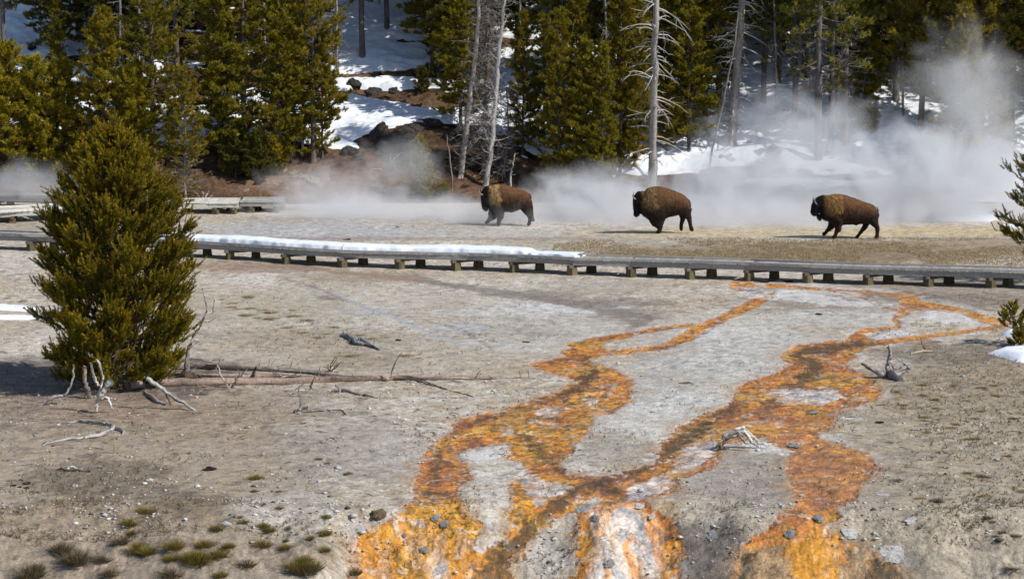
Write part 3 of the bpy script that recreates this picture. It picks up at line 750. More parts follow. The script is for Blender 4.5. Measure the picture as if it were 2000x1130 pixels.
# ------------------------------------------------------------------ bison
def bison(org, scale_px, gy, x0, foot, torso, parts, horns, tail, label, cape, beards):
    mpp = 1.0 / (8.69 * scale_px)
    def L(x, y, lat=0.0): return Vector(((x - x0) * mpp, lat, (gy - y) * mpp))
    root = empty('bison', foot, label, 'bison', 'bison crossing the flat')
    V, Fs = [], []
    K = 18
    def loft(st):     # st: (centre Vector, in-plane axis Vector, r1, lateral r2)
        b0 = len(V)
        for (c, ax, r1, r2) in st:
            for j in range(K):
                w = 2 * math.pi * j / K
                cz, cy = math.cos(w), math.sin(w)
                # slightly boxy flank
                V.append(c + ax * (r1 * cz) + Vector((0, 1, 0)) * (r2 * math.copysign(abs(cy) ** .85, cy)))
        n = len(st)
        for i in range(n - 1):
            for j in range(K):
                Fs.append((b0 + i * K + j, b0 + i * K + (j + 1) % K, b0 + (i + 1) * K + (j + 1) % K, b0 + (i + 1) * K + j))
        for (e, rev) in ((0, True), (n - 1, False)):
            ci = len(V); V.append(st[e][0])
            for j in range(K):
                a, b_ = b0 + e * K + j, b0 + e * K + (j + 1) % K
                Fs.append((b_, a, ci) if rev else (a, b_, ci))
    xs = [t[0] for t in torso]
    st = []
    for x in np.linspace(xs[0], xs[-1], 26):
        tp, bt, hw = (float(np.interp(x, xs, [t[i] for t in torso])) for i in (1, 2, 3))
        st.append((L(x, (tp + bt) / 2), Vector((0, 0, 1)), (bt - tp) / 2 * mpp, hw))
    loft(st)
    for pts, lat in parts:      # (x, y, r_px, lateral_scale[, lat offset])
        st = []
        P = [L(p[0], p[1], p[4] if len(p) > 4 else lat) for p in pts]
        for i, p in enumerate(pts):
            t = P[min(i + 1, len(P) - 1)] - P[max(i - 1, 0)]; t.y = 0; t.normalize()
            rr = p[2] + (6 if p[2] < 60 else 3); st.append((P[i], Vector((-t.z, 0, t.x)), rr * mpp, rr * mpp * p[3]))
        # densify
        dn = []
        for a, b_ in zip(st[:-1], st[1:]):
            for k in range(4):
                t = k / 4; dn.append((a[0].lerp(b_[0], t), a[1].lerp(b_[1], t).normalized(), a[2] * (1 - t) + b_[2] * t, a[3] * (1 - t) + b_[3] * t))
        dn.append(st[-1]); loft(dn)
    me = bpy.data.meshes.new('bison_raw'); me.from_pydata([tuple(v) for v in V], [], Fs)
    tmp = bpy.data.objects.new('bison_raw', me); C.objects.link(tmp)
    rmz = tmp.modifiers.new('r', 'REMESH'); rmz.mode = 'VOXEL'; rmz.voxel_size = 0.022
    sm_ = tmp.modifiers.new('s', 'SMOOTH'); sm_.iterations = 7; sm_.factor = 0.6
    dg = bpy.context.evaluated_depsgraph_get(); dg.update()
    body = bpy.data.meshes.new_from_object(tmp.evaluated_get(dg)); body.name = 'body'
    bpy.data.objects.remove(tmp)
    n = len(body.vertices); co = np.empty(n * 3, np.float32); body.vertices.foreach_get('co', co); co = co.reshape(-1, 3)
    no = np.empty(n * 3, np.float32); body.vertices.foreach_get('normal', no); no = no.reshape(-1, 3)
    nz = fbm(co[:, 0] * 6 + co[:, 1] * 3, co[:, 2] * 6, 401, 4); fine = fbm(co[:, 0] * 22 + co[:, 1] * 11, co[:, 2] * 9, 402, 3)
    co2 = co + no * (0.010 * fine + 0.006 * nz)[:, None]
    body.vertices.foreach_set('co', co2.astype(np.float32).ravel())
    cx, cy = co[:, 0] / mpp + x0, gy - co[:, 2] / mpp
    def coat(cx, cy, nz, fine):
        c = np.empty((len(cx), 3)); c[:] = (.060, .031, .016)
        up = sst(40, -220, cy - 560 + 60 * nz)[:, None]  # sunlit upper side painted in as a lighter brown
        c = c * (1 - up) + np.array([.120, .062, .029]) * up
        # lower side and belly darkened, their shade put into the coat colour
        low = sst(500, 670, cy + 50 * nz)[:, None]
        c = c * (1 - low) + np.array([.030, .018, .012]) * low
        hx0, hx1, hy = cape['x0'], cape['x1'], cape['y']
        cp_ = sst(hx0 - 35, hx0 + 20, cx + 25 * nz) * sst(hx1 + 40, hx1 - 20, cx + 40 * nz - (cy - 400) * .1) * sst(hy + 120, hy - 60, cy + 70 * nz)
        cp_ = cp_[:, None]
        c = c * (1 - cp_) + np.array(cape['col']) * (1 + .5 * fine[:, None]) * cp_
        hd = sst(cape['head'] + 25, cape['head'] - 25, cx + 20 * nz)[:, None]
        c = c * (1 - hd) + np.array([.016, .010, .009]) * hd
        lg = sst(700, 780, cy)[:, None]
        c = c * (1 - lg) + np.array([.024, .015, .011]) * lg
        return np.clip(c, .006, .6) * (1 + .18 * fine[:, None])
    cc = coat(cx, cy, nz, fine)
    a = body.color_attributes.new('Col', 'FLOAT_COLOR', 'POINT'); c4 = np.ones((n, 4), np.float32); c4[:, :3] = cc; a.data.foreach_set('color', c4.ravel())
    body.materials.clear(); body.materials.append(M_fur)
    body.polygons.foreach_set('use_smooth', np.ones(len(body.polygons), bool))
    link('body', body, root)
    # shaggy strands over cape, head, chest and fore legs; short on the rest
    R = np.random.default_rng(5)
    idx = R.integers(0, n, 16000)
    px, py = cx[idx], cy[idx]
    shag = np.clip(sst(cape['x1'] + 60, cape['x1'] - 40, px) , 0, 1) * sst(915, 860, py)
    pick = (R.random(len(idx)) < .25 + .75 * shag) & (py < 930); idx, shag = idx[pick], shag[pick]
    b0 = co2[idx]; nn = no[idx]
    ln = (0.022 + 0.05 * shag * R.uniform(.5, 1.3, len(idx)))[:, None]
    dirn = nn * .45 + np.array([.35, 0, -.75]) + R.normal(0, .25, (len(idx), 3))
    dirn /= np.linalg.norm(dirn, axis=1)[:, None]
    side = np.cross(dirn, nn); side /= np.linalg.norm(side, axis=1)[:, None] + 1e-6
    W = .007 + .004 * shag[:, None]
    v0, v1, v2 = b0 - side * W - nn * .004, b0 + side * W - nn * .004, b0 + dirn * ln
    SV_ = np.stack([v0, v1, v2], 1).reshape(-1, 3)
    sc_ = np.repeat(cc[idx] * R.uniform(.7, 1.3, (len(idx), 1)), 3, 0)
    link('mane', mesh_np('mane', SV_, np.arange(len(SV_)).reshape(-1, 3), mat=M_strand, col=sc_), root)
    for i, (bx, by, w, ln_) in enumerate(beards):
        mb = MB()
        for k in range(70):
            p = L(bx + random.uniform(-w, w), by + random.uniform(-12, 8), random.uniform(-.06, .06))
            e = p + Vector((random.uniform(-.02, .05), random.uniform(-.02, .02), -ln_ * mpp * random.uniform(.6, 1.1)))
            mb.tube([p, p.lerp(e, .6) + Vector((.006, 0, 0)), e], [.012, .009, .001], 3, (.02, .013, .01), cap=False)
        mb.build('beard', M_strand, root)
    for pts, lat in horns:
        mb = MB(); P = wobble([L(x, y, lat + dl) for x, y, dl in pts], 4, 0)
        mb.tube(P, lerp_r([.042, .034, .022, .004], len(P)), 8, (.23, .19, .14)); mb.build('horn', M_horn, root)
    mb = MB(); P = wobble([L(x, y, 0) for x, y in tail], 4, .002)
    mb.tube(P, lerp_r([.015, .03, .022, .03, .012], len(P)), 7, (.05, .028, .016))
    for k in range(50):
        e = P[-3] + Vector((random.gauss(0, .015), random.gauss(0, .015), 0))
        mb.tube([e, e + Vector((random.gauss(.01, .02), random.gauss(0, .02), -random.uniform(.06, .16)))], [.008, .001], 3, (.02, .013, .01), cap=False)
    mb.build('tail', M_strand, root)
    # ear and eye
    ex, ey, el = cape['eye']
    mb = MB()
    mb.tube([L(ex + 75, ey - 30, -el * .85), L(ex + 100, ey - 20, -el - .05), L(ex + 120, ey - 8, -el - .08)], [.02, .035, .006], 6, (.04, .025, .016)); mb.build('ear', M_strand, root)
    mb = MB()
    for lat in (-1,):
        c = L(ex, ey, -el); mb.tube([c, c + Vector((-.004, -.022, 0))], [.022, .012], 8, (.01, .008, .007))
    mb.build('eye', M_horn, root)
    return root

# rear (right) bison
bison('c', 49.0, 1020, 860, gp(1550 + 860 / 8.69, 350 + 1006 / 8.69),
 [(440,370,600,.16),(490,335,690,.24),(560,285,705,.31),(620,252,740,.37),(700,243,790,.41),(780,248,800,.42),(900,272,778,.43),(1050,328,785,.42),(1180,378,765,.40),(1280,408,765,.36),(1350,435,745,.31),(1400,480,700,.22),(1428,550,640,.08)],
 [([(545,415,150,.62),(470,400,128,.62),(410,430,118,.6),(360,500,92,.62),(325,560,62,.75),(305,590,42,.9),(290,600,22,1)], 0),
  ([(430,600,60,.8),(425,645,42,.8),(430,680,18,.8)], 0),
  ([(700,640,110,.75),(660,760,72,.75),(630,820,48,.75),(580,880,27,1),(545,925,24,1),(515,950,30,.9),(490,962,16,.9)], .17),
  ([(740,660,120,.7),(735,780,66,.8),(740,850,48,.8),(705,920,26,1),(690,965,24,1),(668,985,31,.9),(640,1002,18,.9)], -.2),
  ([(1300,620,130,.55),(1240,740,72,.7),(1225,815,44,.85),(1170,890,30,1),(1125,950,24,1),(1098,990,28,.9),(1060,1012,18,.9)], .15),
  ([(1320,600,130,.55),(1340,700,92,.7),(1385,780,52,.85),(1415,830,36,1),(1415,900,27,1),(1415,960,26,1),(1400,1000,34,.9),(1370,1014,20,.9)], -.17),
  ([(1040,760,26,1),(1065,780,18,1),(1072,795,8,1)], 0)],
 [([(375,425,0),(348,400,-.03),(335,360,-.03),(342,310,0)], -.12), ([(360,415,.0),(330,390,.03),(320,350,.03),(332,305,0)], .14)],
 [(1405,470),(1432,530),(1428,600),(1420,680),(1408,740)],
 'rearmost bison, furthest right, dark brown, striding left with its head low', dict(x0=530, x1=790, y=560, col=(.215, .118, .042), head=490, eye=(375, 455, .17)), [(425,655,22,60)])
# middle bison
bison('b', 47.6, 1020, 830, gp(1200 + 830 / 8.69, 340 + 1004 / 8.69),
 [(420,400,640,.18),(470,330,700,.28),(520,275,740,.34),(570,235,770,.38),(650,214,830,.42),(720,210,865,.44),(800,218,830,.44),(900,245,745,.44),(1000,280,730,.43),(1100,320,705,.42),(1190,365,700,.38),(1250,425,690,.30),(1282,500,640,.14)],
 [([(480,420,130,.62),(420,400,100,.7),(395,450,92,.66),(385,540,78,.66),(378,610,62,.75),(370,665,48,.85),(352,705,30,1),(345,725,16,1)], 0),
  ([(700,680,150,.7),(725,790,130,.55),(745,870,92,.55),(765,930,38,.8),(765,960,28,1),(745,990,34,.9),(710,1010,18,.9)], -.1),
  ([(760,700,110,.7),(780,800,80,.55),(775,880,50,.7),(785,930,32,.9),(778,970,26,1),(765,995,32,.9),(740,1012,16,.9)], .14),
  ([(1150,620,110,.6),(1165,710,66,.75),(1165,780,40,.9),(1145,850,28,1),(1138,900,27,1),(1140,945,29,.9),(1143,985,14,.9)], .16),
  ([(1210,600,110,.6),(1232,700,66,.75),(1265,760,40,.9),(1282,830,29,1),(1293,890,24,1),(1305,935,32,.9),(1330,975,18,.9)], -.16),
  ([(920,725,24,1),(935,738,14,1)], 0)],
 [([(350,430,0),(318,405,-.03),(302,365,-.03),(318,312,0)], -.12), ([(355,410,0),(330,385,.03),(318,350,.03),(330,318,0)], .14)],
 [(1262,440),(1284,500),(1290,560),(1282,620),(1272,680)],
 'middle bison with hunched back and both hind hooves lifted, veiled by steam', dict(x0=470, x1=700, y=540, col=(.17, .105, .045), head=445, eye=(372, 470, .16)), [(380,690,30,30)])
# leading bison
bison('a', 46.3, 980, 800, gp(900 + 800 / 8.69, 330 + 962 / 8.69),
 [(455,390,600,.18),(500,320,690,.28),(540,285,715,.34),(600,264,742,.38),(700,261,752,.42),(800,282,748,.43),(900,320,745,.43),(1000,360,700,.42),(1080,370,690,.40),(1140,402,670,.34),(1180,455,630,.22),(1196,530,580,.08)],
 [([(500,420,120,.62),(455,390,100,.7),(420,440,86,.75),(412,520,74,.75),(412,590,66,.8),(412,650,56,.85),(418,690,36,1),(425,715,16,1)], 0),
  ([(580,640,110,.7),(555,740,90,.7),(530,800,74,.75),(505,850,42,.9),(470,890,28,1),(440,925,28,.9),(405,942,16,.9)], .14),
  ([(650,640,110,.7),(660,750,78,.7),(672,815,62,.75),(655,870,34,.9),(640,910,25,1),(640,945,30,.9),(622,970,18,.9)], -.19),
  ([(1080,580,120,.6),(1110,690,80,.7),(1150,770,48,.85),(1185,840,32,1),(1172,900,25,1),(1160,945,30,.9),(1140,972,18,.9)], -.15),
  ([(1120,580,100,.6),(1165,690,66,.75),(1195,760,42,.9),(1205,830,30,1),(1225,875,26,.9),(1248,912,16,.9)], .17),
  ([(860,730,26,1),(880,742,12,1)], 0)],
 [([(365,445,0),(325,425,-.04),(305,380,-.04),(318,328,0)], -.15), ([(385,400,0),(350,385,.03),(340,350,.03),(352,315,0)], .15)],
 [(1165,425),(1192,480),(1192,560),(1198,620),(1212,660)],
 'leading bison, leftmost, with a pale golden shoulder cape, walking left', dict(x0=480, x1=650, y=560, col=(.33, .21, .085), head=462, eye=(385, 425, .15)), [(420,690,30,34)])

# ------------------------------------------------------------------ conifers
def tufts(P, D, size, m, width, cols, spread=.9, R=None):
    """needle clusters: P (n,3) D (n,3) unit, size (n,), m needles each"""
    R = R or rng
    n = len(P)
    P_ = np.repeat(P, m, 0); D_ = np.repeat(D, m, 0); s = np.repeat(size, m)[:, None]
    rd = R.normal(0, 1, (n * m, 3)); rd /= np.linalg.norm(rd, axis=1)[:, None] + 1e-9
    d = D_ + rd * spread; d /= np.linalg.norm(d, axis=1)[:, None] + 1e-9
    base = P_ + D_ * s * R.uniform(-.5, .6, (n * m, 1))
    tip = base + d * s * R.uniform(.6, 1.1, (n * m, 1))
    sd = np.cross(d, R.normal(0, 1, (n * m, 3))); sd /= np.linalg.norm(sd, axis=1)[:, None] + 1e-9
    w = width * R.uniform(.7, 1.3, (n * m, 1))
    V = np.stack([base - sd * w, base + sd * w, tip], 1).reshape(-1, 3)
    c = np.repeat(np.repeat(cols, m, 0) * R.uniform(.75, 1.3, (n * m, 1)), 3, 0)
    return V, c

OLIVE = np.array([.215, .185, .016]); YEL = np.array([.30, .24, .018]); DARKG = np.array([.135, .130, .024]); GREYB = np.array([.16, .135, .10])

def conifer(seed, H, z0, Rm, nb, sub, tsize, m, width, tint, tr=.13, shape=1.0, droop=0.0, gaps=.25, deadlow=0, twig=0.5, lean=0.0, barkc=(.12, .095, .075)):
    """returns (trunk mesh, crown mesh): tapered trunk with limbs; crown of branch sprays that carry needle clusters"""
    R = np.random.default_rng(seed); random.seed(seed)
    tb = MB()
    wob = [(R.normal(0, .03), R.normal(0, .03)) for _ in range(14)]
    def tp(h):
        f = h / H; k = f * 12; i = int(min(k, 12)); t = k - i
        return Vector((lean * h + wob[i][0] * (1 - t) + wob[i + 1][0] * t, wob[i][1] * (1 - t) + wob[i + 1][1] * t, h))
    hs = np.linspace(-.4, H, 14)
    tb.tube([tp(max(h, 0)) + Vector((0, 0, min(h, 0))) for h in hs], [max(.008, tr * (1 - max(h, 0) / H) ** .8 * (1.25 if h < .1 else 1)) for h in hs], 8, barkc, rough=.06)
    P, D, T = [], [], []
    limb = MB()
    clump = R.uniform(0, 99)
    for i in range(nb):
        f = (i + R.uniform(0, 1)) / nb
        h = z0 + (H - z0) * f ** .9
        az = i * 2.4 + R.normal(0, .5)
        prof = (1 - f) ** .75 * (min(1, .55 + f * 3)) * shape + .10
        ln = Rm * prof * R.uniform(.55, 1.15)
        if R.random() < gaps * .5: ln *= .45
        el = -.25 * (1 - f) - droop + R.normal(0, .12) + .45 * f
        c, s = math.cos(az), math.sin(az)
        b0 = tp(h); pts = []
        for k in range(5):
            t = k / 4
            r = ln * t
            z = r * math.tan(el) + (.22 + .2 * f) * ln * t * t
            pts.append(b0 + Vector((c * r + R.normal(0, .03) * t, s * r + R.normal(0, .03) * t, z)))
        limb.tube(pts, [.022 + .012 * ln * (1 - f), .016 + .006 * ln, .012, .009, .004], 4, np.array(barkc) * .9, cap=False)
        ns = max(3, int(sub * (ln / Rm) ** .9 + 1))
        for k in range(ns):
            t = R.uniform(.22, 1.0)
            j = min(int(t * 4), 3); q = pts[j].lerp(pts[j + 1], t * 4 - j)
            sdir = Vector((c, s, .25)) + Vector((R.normal(0, .6), R.normal(0, .6), R.normal(.15, .3)))
            sdir.normalize(); sl = R.uniform(.12, .42) * (.6 + .4 * ln / Rm) * (1.2 - .4 * t)
            e = q + sdir * sl
            bare = R.random() < twig * (1 - t) or (f < deadlow and R.random() < .8)
            limb.tube([q, q.lerp(e, .5) + Vector((0, 0, .02)), e], [.013, .010, .005], 3, np.array((.30, .265, .225)) if bare else np.array(barkc), cap=False)
            if bare: continue
            up = Vector((0, 0, .55))
            for g in range(R.integers(2, 5)):
                tt = R.uniform(.25, 1.05)
                P.append(q.lerp(e, tt) + Vector((R.normal(0, .04), R.normal(0, .04), R.normal(0, .04)))); D.append((sdir + up * R.uniform(.5, 1.4)).normalized()); T.append((f, t))
        if f >= deadlow:
            P.append(pts[-1]); D.append((pts[-1] - pts[-2]).normalized()); T.append((f, 1))
    P.append(tp(H)); D.append(Vector((0, 0, 1))); T.append((1, 1))
    P = np.array([tuple(p) for p in P]); D = np.array([tuple(d) for d in D]); T = np.array(T)
    nn = fbm(P[:, 0] * 1.6 + clump, P[:, 2] * 1.3 + P[:, 1], 501, 3)
    cols = tint * (1 + .35 * nn)[:, None] * R.uniform(.7, 1.35, (len(P), 1))
    yl = (R.random(len(P)) < .22)[:, None]; cols = np.where(yl, cols * np.array([1.3, 1.2, .8]), cols)
    rs = (R.random(len(P)) < .02)[:, None]; cols = np.where(rs, np.array([.16, .07, .02]), cols)
    V, c = tufts(P, D, R.uniform(.75, 1.25, len(P)) * tsize, m, width, cols, .85, R)
    # limbs ride with the trunk
    tb.v += []; base = len(tb.v); tb.v += limb.v; tb.f += [tuple(i + base for i in f) for f in limb.f]; tb.c += limb.c
    tm = tb.mesh('trunk', M_bark)
    cm = mesh_np('crown', V, np.arange(len(V)).reshape(-1, 3), mat=M_fol, col=np.clip(c, .003, .6))
    return tm, cm

TPL = {
 'tallA': conifer(1, 14, 1.7, 2.4, 210, 14, .17, 15, .024, OLIVE, .17, gaps=.35, twig=.22),
 'tallB': conifer(2, 13, 2.0, 2.0, 175, 12, .17, 15, .024, OLIVE * np.array([1.05, .98, .9]), .15, gaps=.4, twig=.28),
 'tallC': conifer(3, 14, 1.6, 2.4, 220, 18, .18, 15, .025, DARKG * 1.35, .18, gaps=.35, twig=.2),
 'midA': conifer(4, 9.5, .9, 1.75, 180, 15, .16, 15, .023, OLIVE * 1.08, .11, gaps=.3, twig=.16),
 'midB': conifer(5, 8.0, .7, 1.6, 170, 15, .16, 15, .023, YEL * .85, .10, gaps=.35, twig=.18),
 'slim': conifer(6, 9.0, .6, 1.15, 160, 12, .15, 14, .021, OLIVE * np.array([1.1, 1.03, .9]), .085, gaps=.5, twig=.25),
 'slimB': conifer(7, 7.5, .5, 1.0, 140, 10, .15, 14, .021, OLIVE, .075, gaps=.5, twig=.25),
 'young': conifer(8, 5.2, .3, 1.6, 150, 14, .15, 16, .022, YEL, .08, gaps=.3, twig=.12),
 'youngB': conifer(9, 4.6, .2, 1.35, 130, 12, .15, 15, .022, YEL * np.array([.95, 1.0, 1]), .07, gaps=.35, twig=.12),
 'spruce': conifer(10, 13, .8, 2.5, 220, 18, .17, 15, .025, DARKG, .17, droop=.22, gaps=.3, twig=.15),
 'bare': conifer(11, 13, 2.6, 1.9, 140, 10, .16, 14, .022, DARKG * 1.5, .16, droop=.2, gaps=.5, twig=.55, deadlow=.22, barkc=(.13, .115, .105)),
 'greyish': conifer(12, 6.2, .4, 1.25, 150, 13, .13, 12, .019, YEL * .8, .07, gaps=.45, twig=.6, deadlow=.2, barkc=(.25, .215, .185)),
 'high': conifer(16, 14, 3.7, 2.2, 190, 15, .17, 15, .024, DARKG * 1.7, .15, gaps=.4, twig=.3),
 'bush': conifer(13, 1.7, .05, 1.15, 60, 12, .14, 14, .020, YEL * .9, .05, gaps=.2, twig=.1),
 'sapling': conifer(14, 1.15, .08, .36, 40, 4, .10, 10, .014, OLIVE * .8, .02, gaps=.2, twig=.1),
 'darkyoung': conifer(15, 3.0, .1, 1.2, 100, 13, .14, 15, .022, DARKG * .9, .06, gaps=.2, twig=.1),
}
def plant(kind, u, v, label, cat='pine tree', name='pine_tree', sc=1.0, rz=None, group='pines of the forest behind the flat', dy=0):
    p = gp(u, v)
    if dy:
        p = Vector((p.x * (p.y + dy) / p.y, p.y + dy, 0)); p.z = float(terr(p.x, p.y))
    tm, cm = TPL[kind]
    o = empty(name, p, label, cat, group, rz if rz is not None else random.uniform(0, 6.28))
    s = sc * random.uniform(.96, 1.04); o.scale = (s, s, s)
    link('trunk', tm, o); link('crown', cm, o)
    return o

random.seed(21)
TREES = [
 # left cluster
 ('young',18,350,'yellow-green young pine touching the left edge, behind the thin steam',1.2),
 ('youngB',70,345,'bright yellow-green young pine, second from the left edge',1.2),
 ('young',125,340,'bushy yellow-green young pine with a broad crown left of the leaning snag',1.0),
 ('slimB',112,150,'narrow olive pine in front of the open snow at the upper left',.62),
 ('midB',205,345,'olive pine rising directly behind the top of the bushy foreground pine',1.0),
 ('youngB',262,350,'young pine hidden up to its tip behind the bushy foreground pine',1.15),
 ('greyish',362,385,'thin pine full of grey bare twigs with a grey-green skirt, right of the bushy pine',1.0),
 ('tallA',300,335,'tall olive pine with a wide crown left of the grey-twigged pine',1.0),
 ('tallA',478,320,'large tall olive pine with dead grey inner twigs, centre of the left cluster',1.05),
 ('midA',430,325,'full olive pine filling the gap beside the grey-twigged pine',1.0),
 ('midA',545,330,'olive pine with low skirts at the top of the bare brown bank',.95),
 ('tallB',612,316,'olive pine on two dark stems at the snow edge, rightmost of the left cluster',1.0),
 ('midB',575,300,'slim olive pine just left of the two-stemmed pine',.9),
 ('slimB',630,308,'thin second stem close against the rightmost olive pine of the left cluster',.8),
 ('darkyoung',505,350,'dark low pine with spreading skirts above the brown bank',.75),
 ('darkyoung',460,345,'dark low pine under the big olive pine left of the brown bank',.8),
 ('bush',540,335,'low olive pine bush at the head of the brown bank',.9),
 ('spruce',112,105,'dark spruce with drooping sprays against the open snow at the upper left',1.0),
 ('spruce',232,130,'black-green spruce behind the pale leaning snag',1.0),
 ('spruce',268,110,'black-green spruce with a stout dark trunk right of the leaning snag',1.1),
 ('bare',8,120,'dark sparse pine cropped by the upper left corner',1.0),
 ('high',345,190,'dark tall pine behind the middle of the left cluster',1.0),
 ('high',410,150,'dark pine high on the snow behind the left cluster',1.0),
 ('tallB',540,170,'tall olive pine high on the snow between the left cluster and the open slope',1.0),
 ('bare',655,130,'dark pine trunk with bare lower limbs just left of the open snowy slope',1.0),
 ('bare',707,116,'dark leaning pine trunk standing alone on the upper snow',1.1),
 ('bare',755,60,'pine with hanging half-bare branches at the top of the open slope',.9),
 # centre
 ('tallB',845,140,'olive pine with broad low branches right of the open snowy slope',1.0),
 ('spruce',885,150,'dark spruce behind the dead twiggy trees',1.0),
 ('darkyoung',825,180,'small black-green sapling at the edge of the snow tongue',.42),
 ('youngB',822,385,'thin yellow-green pine on a bare stem in the steam left of the dead trees',.62),
 ('bush',865,385,'small yellow shrub in the steam between the thin pine and the dead trees',.35),
 ('midA',900,250,'olive pine half hidden behind the twiggy dead trees',.9),
 ('tallC',935,150,'dark tall pine behind the white leaning snag',1.0),
 ('slim',1022,300,'narrow olive pine just right of the white leaning snag',.75),
 ('slimB',1062,290,'narrow olive pine, second to the right of the white leaning snag',.85),
 ('slim',1092,366,'slender olive pine whose skirts reach the steam behind the leading bison',.95),
 ('slim',1128,330,'slender olive pine behind the leaning grey log',1.0),
 ('midA',1145,368,'full olive pine at the steam edge between the leading and middle bison',.72),
 ('slimB',1175,372,'thin-stemmed olive pine near the steam edge right of the full one',.95),
 ('slim',1212,350,'slender olive pine left of the big bleached snag',1.05),
 ('slim',1240,320,'slender pine standing close behind the left limbs of the bleached snag',1.0),
 ('high',1075,175,'tall pine with two dark stems seen against the upper snow in the centre',1.0),
 ('tallB',1150,180,'tall olive pine high on the snow behind the slender row',1.0),
 ('tallC',1210,180,'dark tall pine behind the slender row left of the bleached snag',1.0),
 ('tallA',1010,130,'broad tall pine above the dead twiggy group',1.0),
 # between the snags
 ('tallA',1335,262,'tall dense olive pine just right of the big bleached snag',1.0),
 ('midB',1302,300,'low-skirted olive pine behind the foot of the bleached snag',.55),
 ('tallB',1378,250,'dense olive pine midway between the two large snags',1.0),
 ('midA',1345,300,'olive pine with full skirts between the two large snags',.85),
 ('tallB',1405,215,'dark pine behind the leaning pole',1.0),
 ('tallC',1290,200,'dark tall pine high behind the bleached snag',1.0),
 ('high',1492,205,'tall olive pine right of the second snag',1.0),
 ('bare',1552,255,'half-bare dark pine on the snow right of the second snag',1.0),
 ('high',1520,170,'dark dense pine upslope of the second snag',1.1),
 ('high',1570,160,'dark dense pine upslope between the second snag and the dark trunks',1.1),
 ('bare',1597,318,'straight dark trunk standing in the steam, left of the close pair',1.3),
 ('bare',1622,300,'thinner dark trunk close beside the straight one',1.05),
 ('bare',1650,285,'dark trunk on the snow with its crown above, right of the pair',1.15),
 ('slim',1688,240,'thin pale-stemmed pine on the open snow gap',.9),
 ('bush',1692,262,'yellow-green low bush on the snow gap',.75),
 ('sapling',1507,334,'tiny grey-green sapling alone on the snow bank behind the steam',1.0),
 ('high',1632,130,'dark pine crown high between the dark trunks',1.0),
 ('spruce',1715,185,'dense dark pine with layered sprays right of the snow gap',1.1),
 ('tallA',1750,200,'tall olive pine at the left of the steam plume',1.1),
 ('tallB',1800,260,'tall olive pine standing in the rising steam plume',1.1),
 ('tallA',1860,280,'broad olive pine veiled by the steam plume',1.1),
 ('midB',1880,350,'yellow-green pine low in the thick steam right of the last bison',1.0),
 ('tallB',1915,300,'tall pine with a dark trunk behind the steam plume',1.15),
 ('tallA',1975,260,'tall dark olive pine cropped by the right edge',1.1),
 ('spruce',1960,160,'dark spruce at the upper right corner',1.1),
 ('tallC',1830,150,'dark pine high behind the steam plume',1.0),
 ('youngB',1950,345,'young thin pine on the snow at the right edge behind the steam',.8),
]
for (k, u, v, lab, s) in TREES: plant(k, u, v, lab, sc=s)
# trees that stand deeper in the forest
random.seed(33)
for i in range(64):
    u = -80 + i * 34 + random.uniform(-12, 12)
    for row in (0, 1):
        if random.random() < .38 or (u < 110 and row == 0) or (u < 60): continue
        y = (131 if row == 0 else 139) + random.uniform(-2, 4)
        if row == 0 and (30 < u < 110 or 660 < u < 800): continue
        x = (u - 1000) / F * y
        o = empty('pine_tree', (x, y, float(terr(x, y))), 'dark conifer standing deep in the forest near the top of the view', 'pine tree', 'conifers deep in the forest', random.uniform(0, 6))
        s = random.uniform(.85, 1.15); o.scale = (s, s, s)
        tm, cm = TPL[random.choice(['tallA', 'tallC', 'tallB', 'spruce', 'tallC'])]
        link('trunk', tm, o); link('crown', cm, o)
# forest beyond the right side of the frame shades the slope
for (x, y) in [(26, 118), (29, 114), (31, 120), (27.5, 124), (33, 126), (36, 118), (30, 130), (38, 128)]:
    o = empty('pine_tree', (x, y, float(terr(x, y))), 'tall conifer beyond the right side of the view', 'pine tree', 'conifers past the right edge', random.uniform(0, 6))
    tm, cm = TPL[random.choice(['tallA', 'tallB', 'tallC'])]; link('trunk', tm, o); link('crown', cm, o)

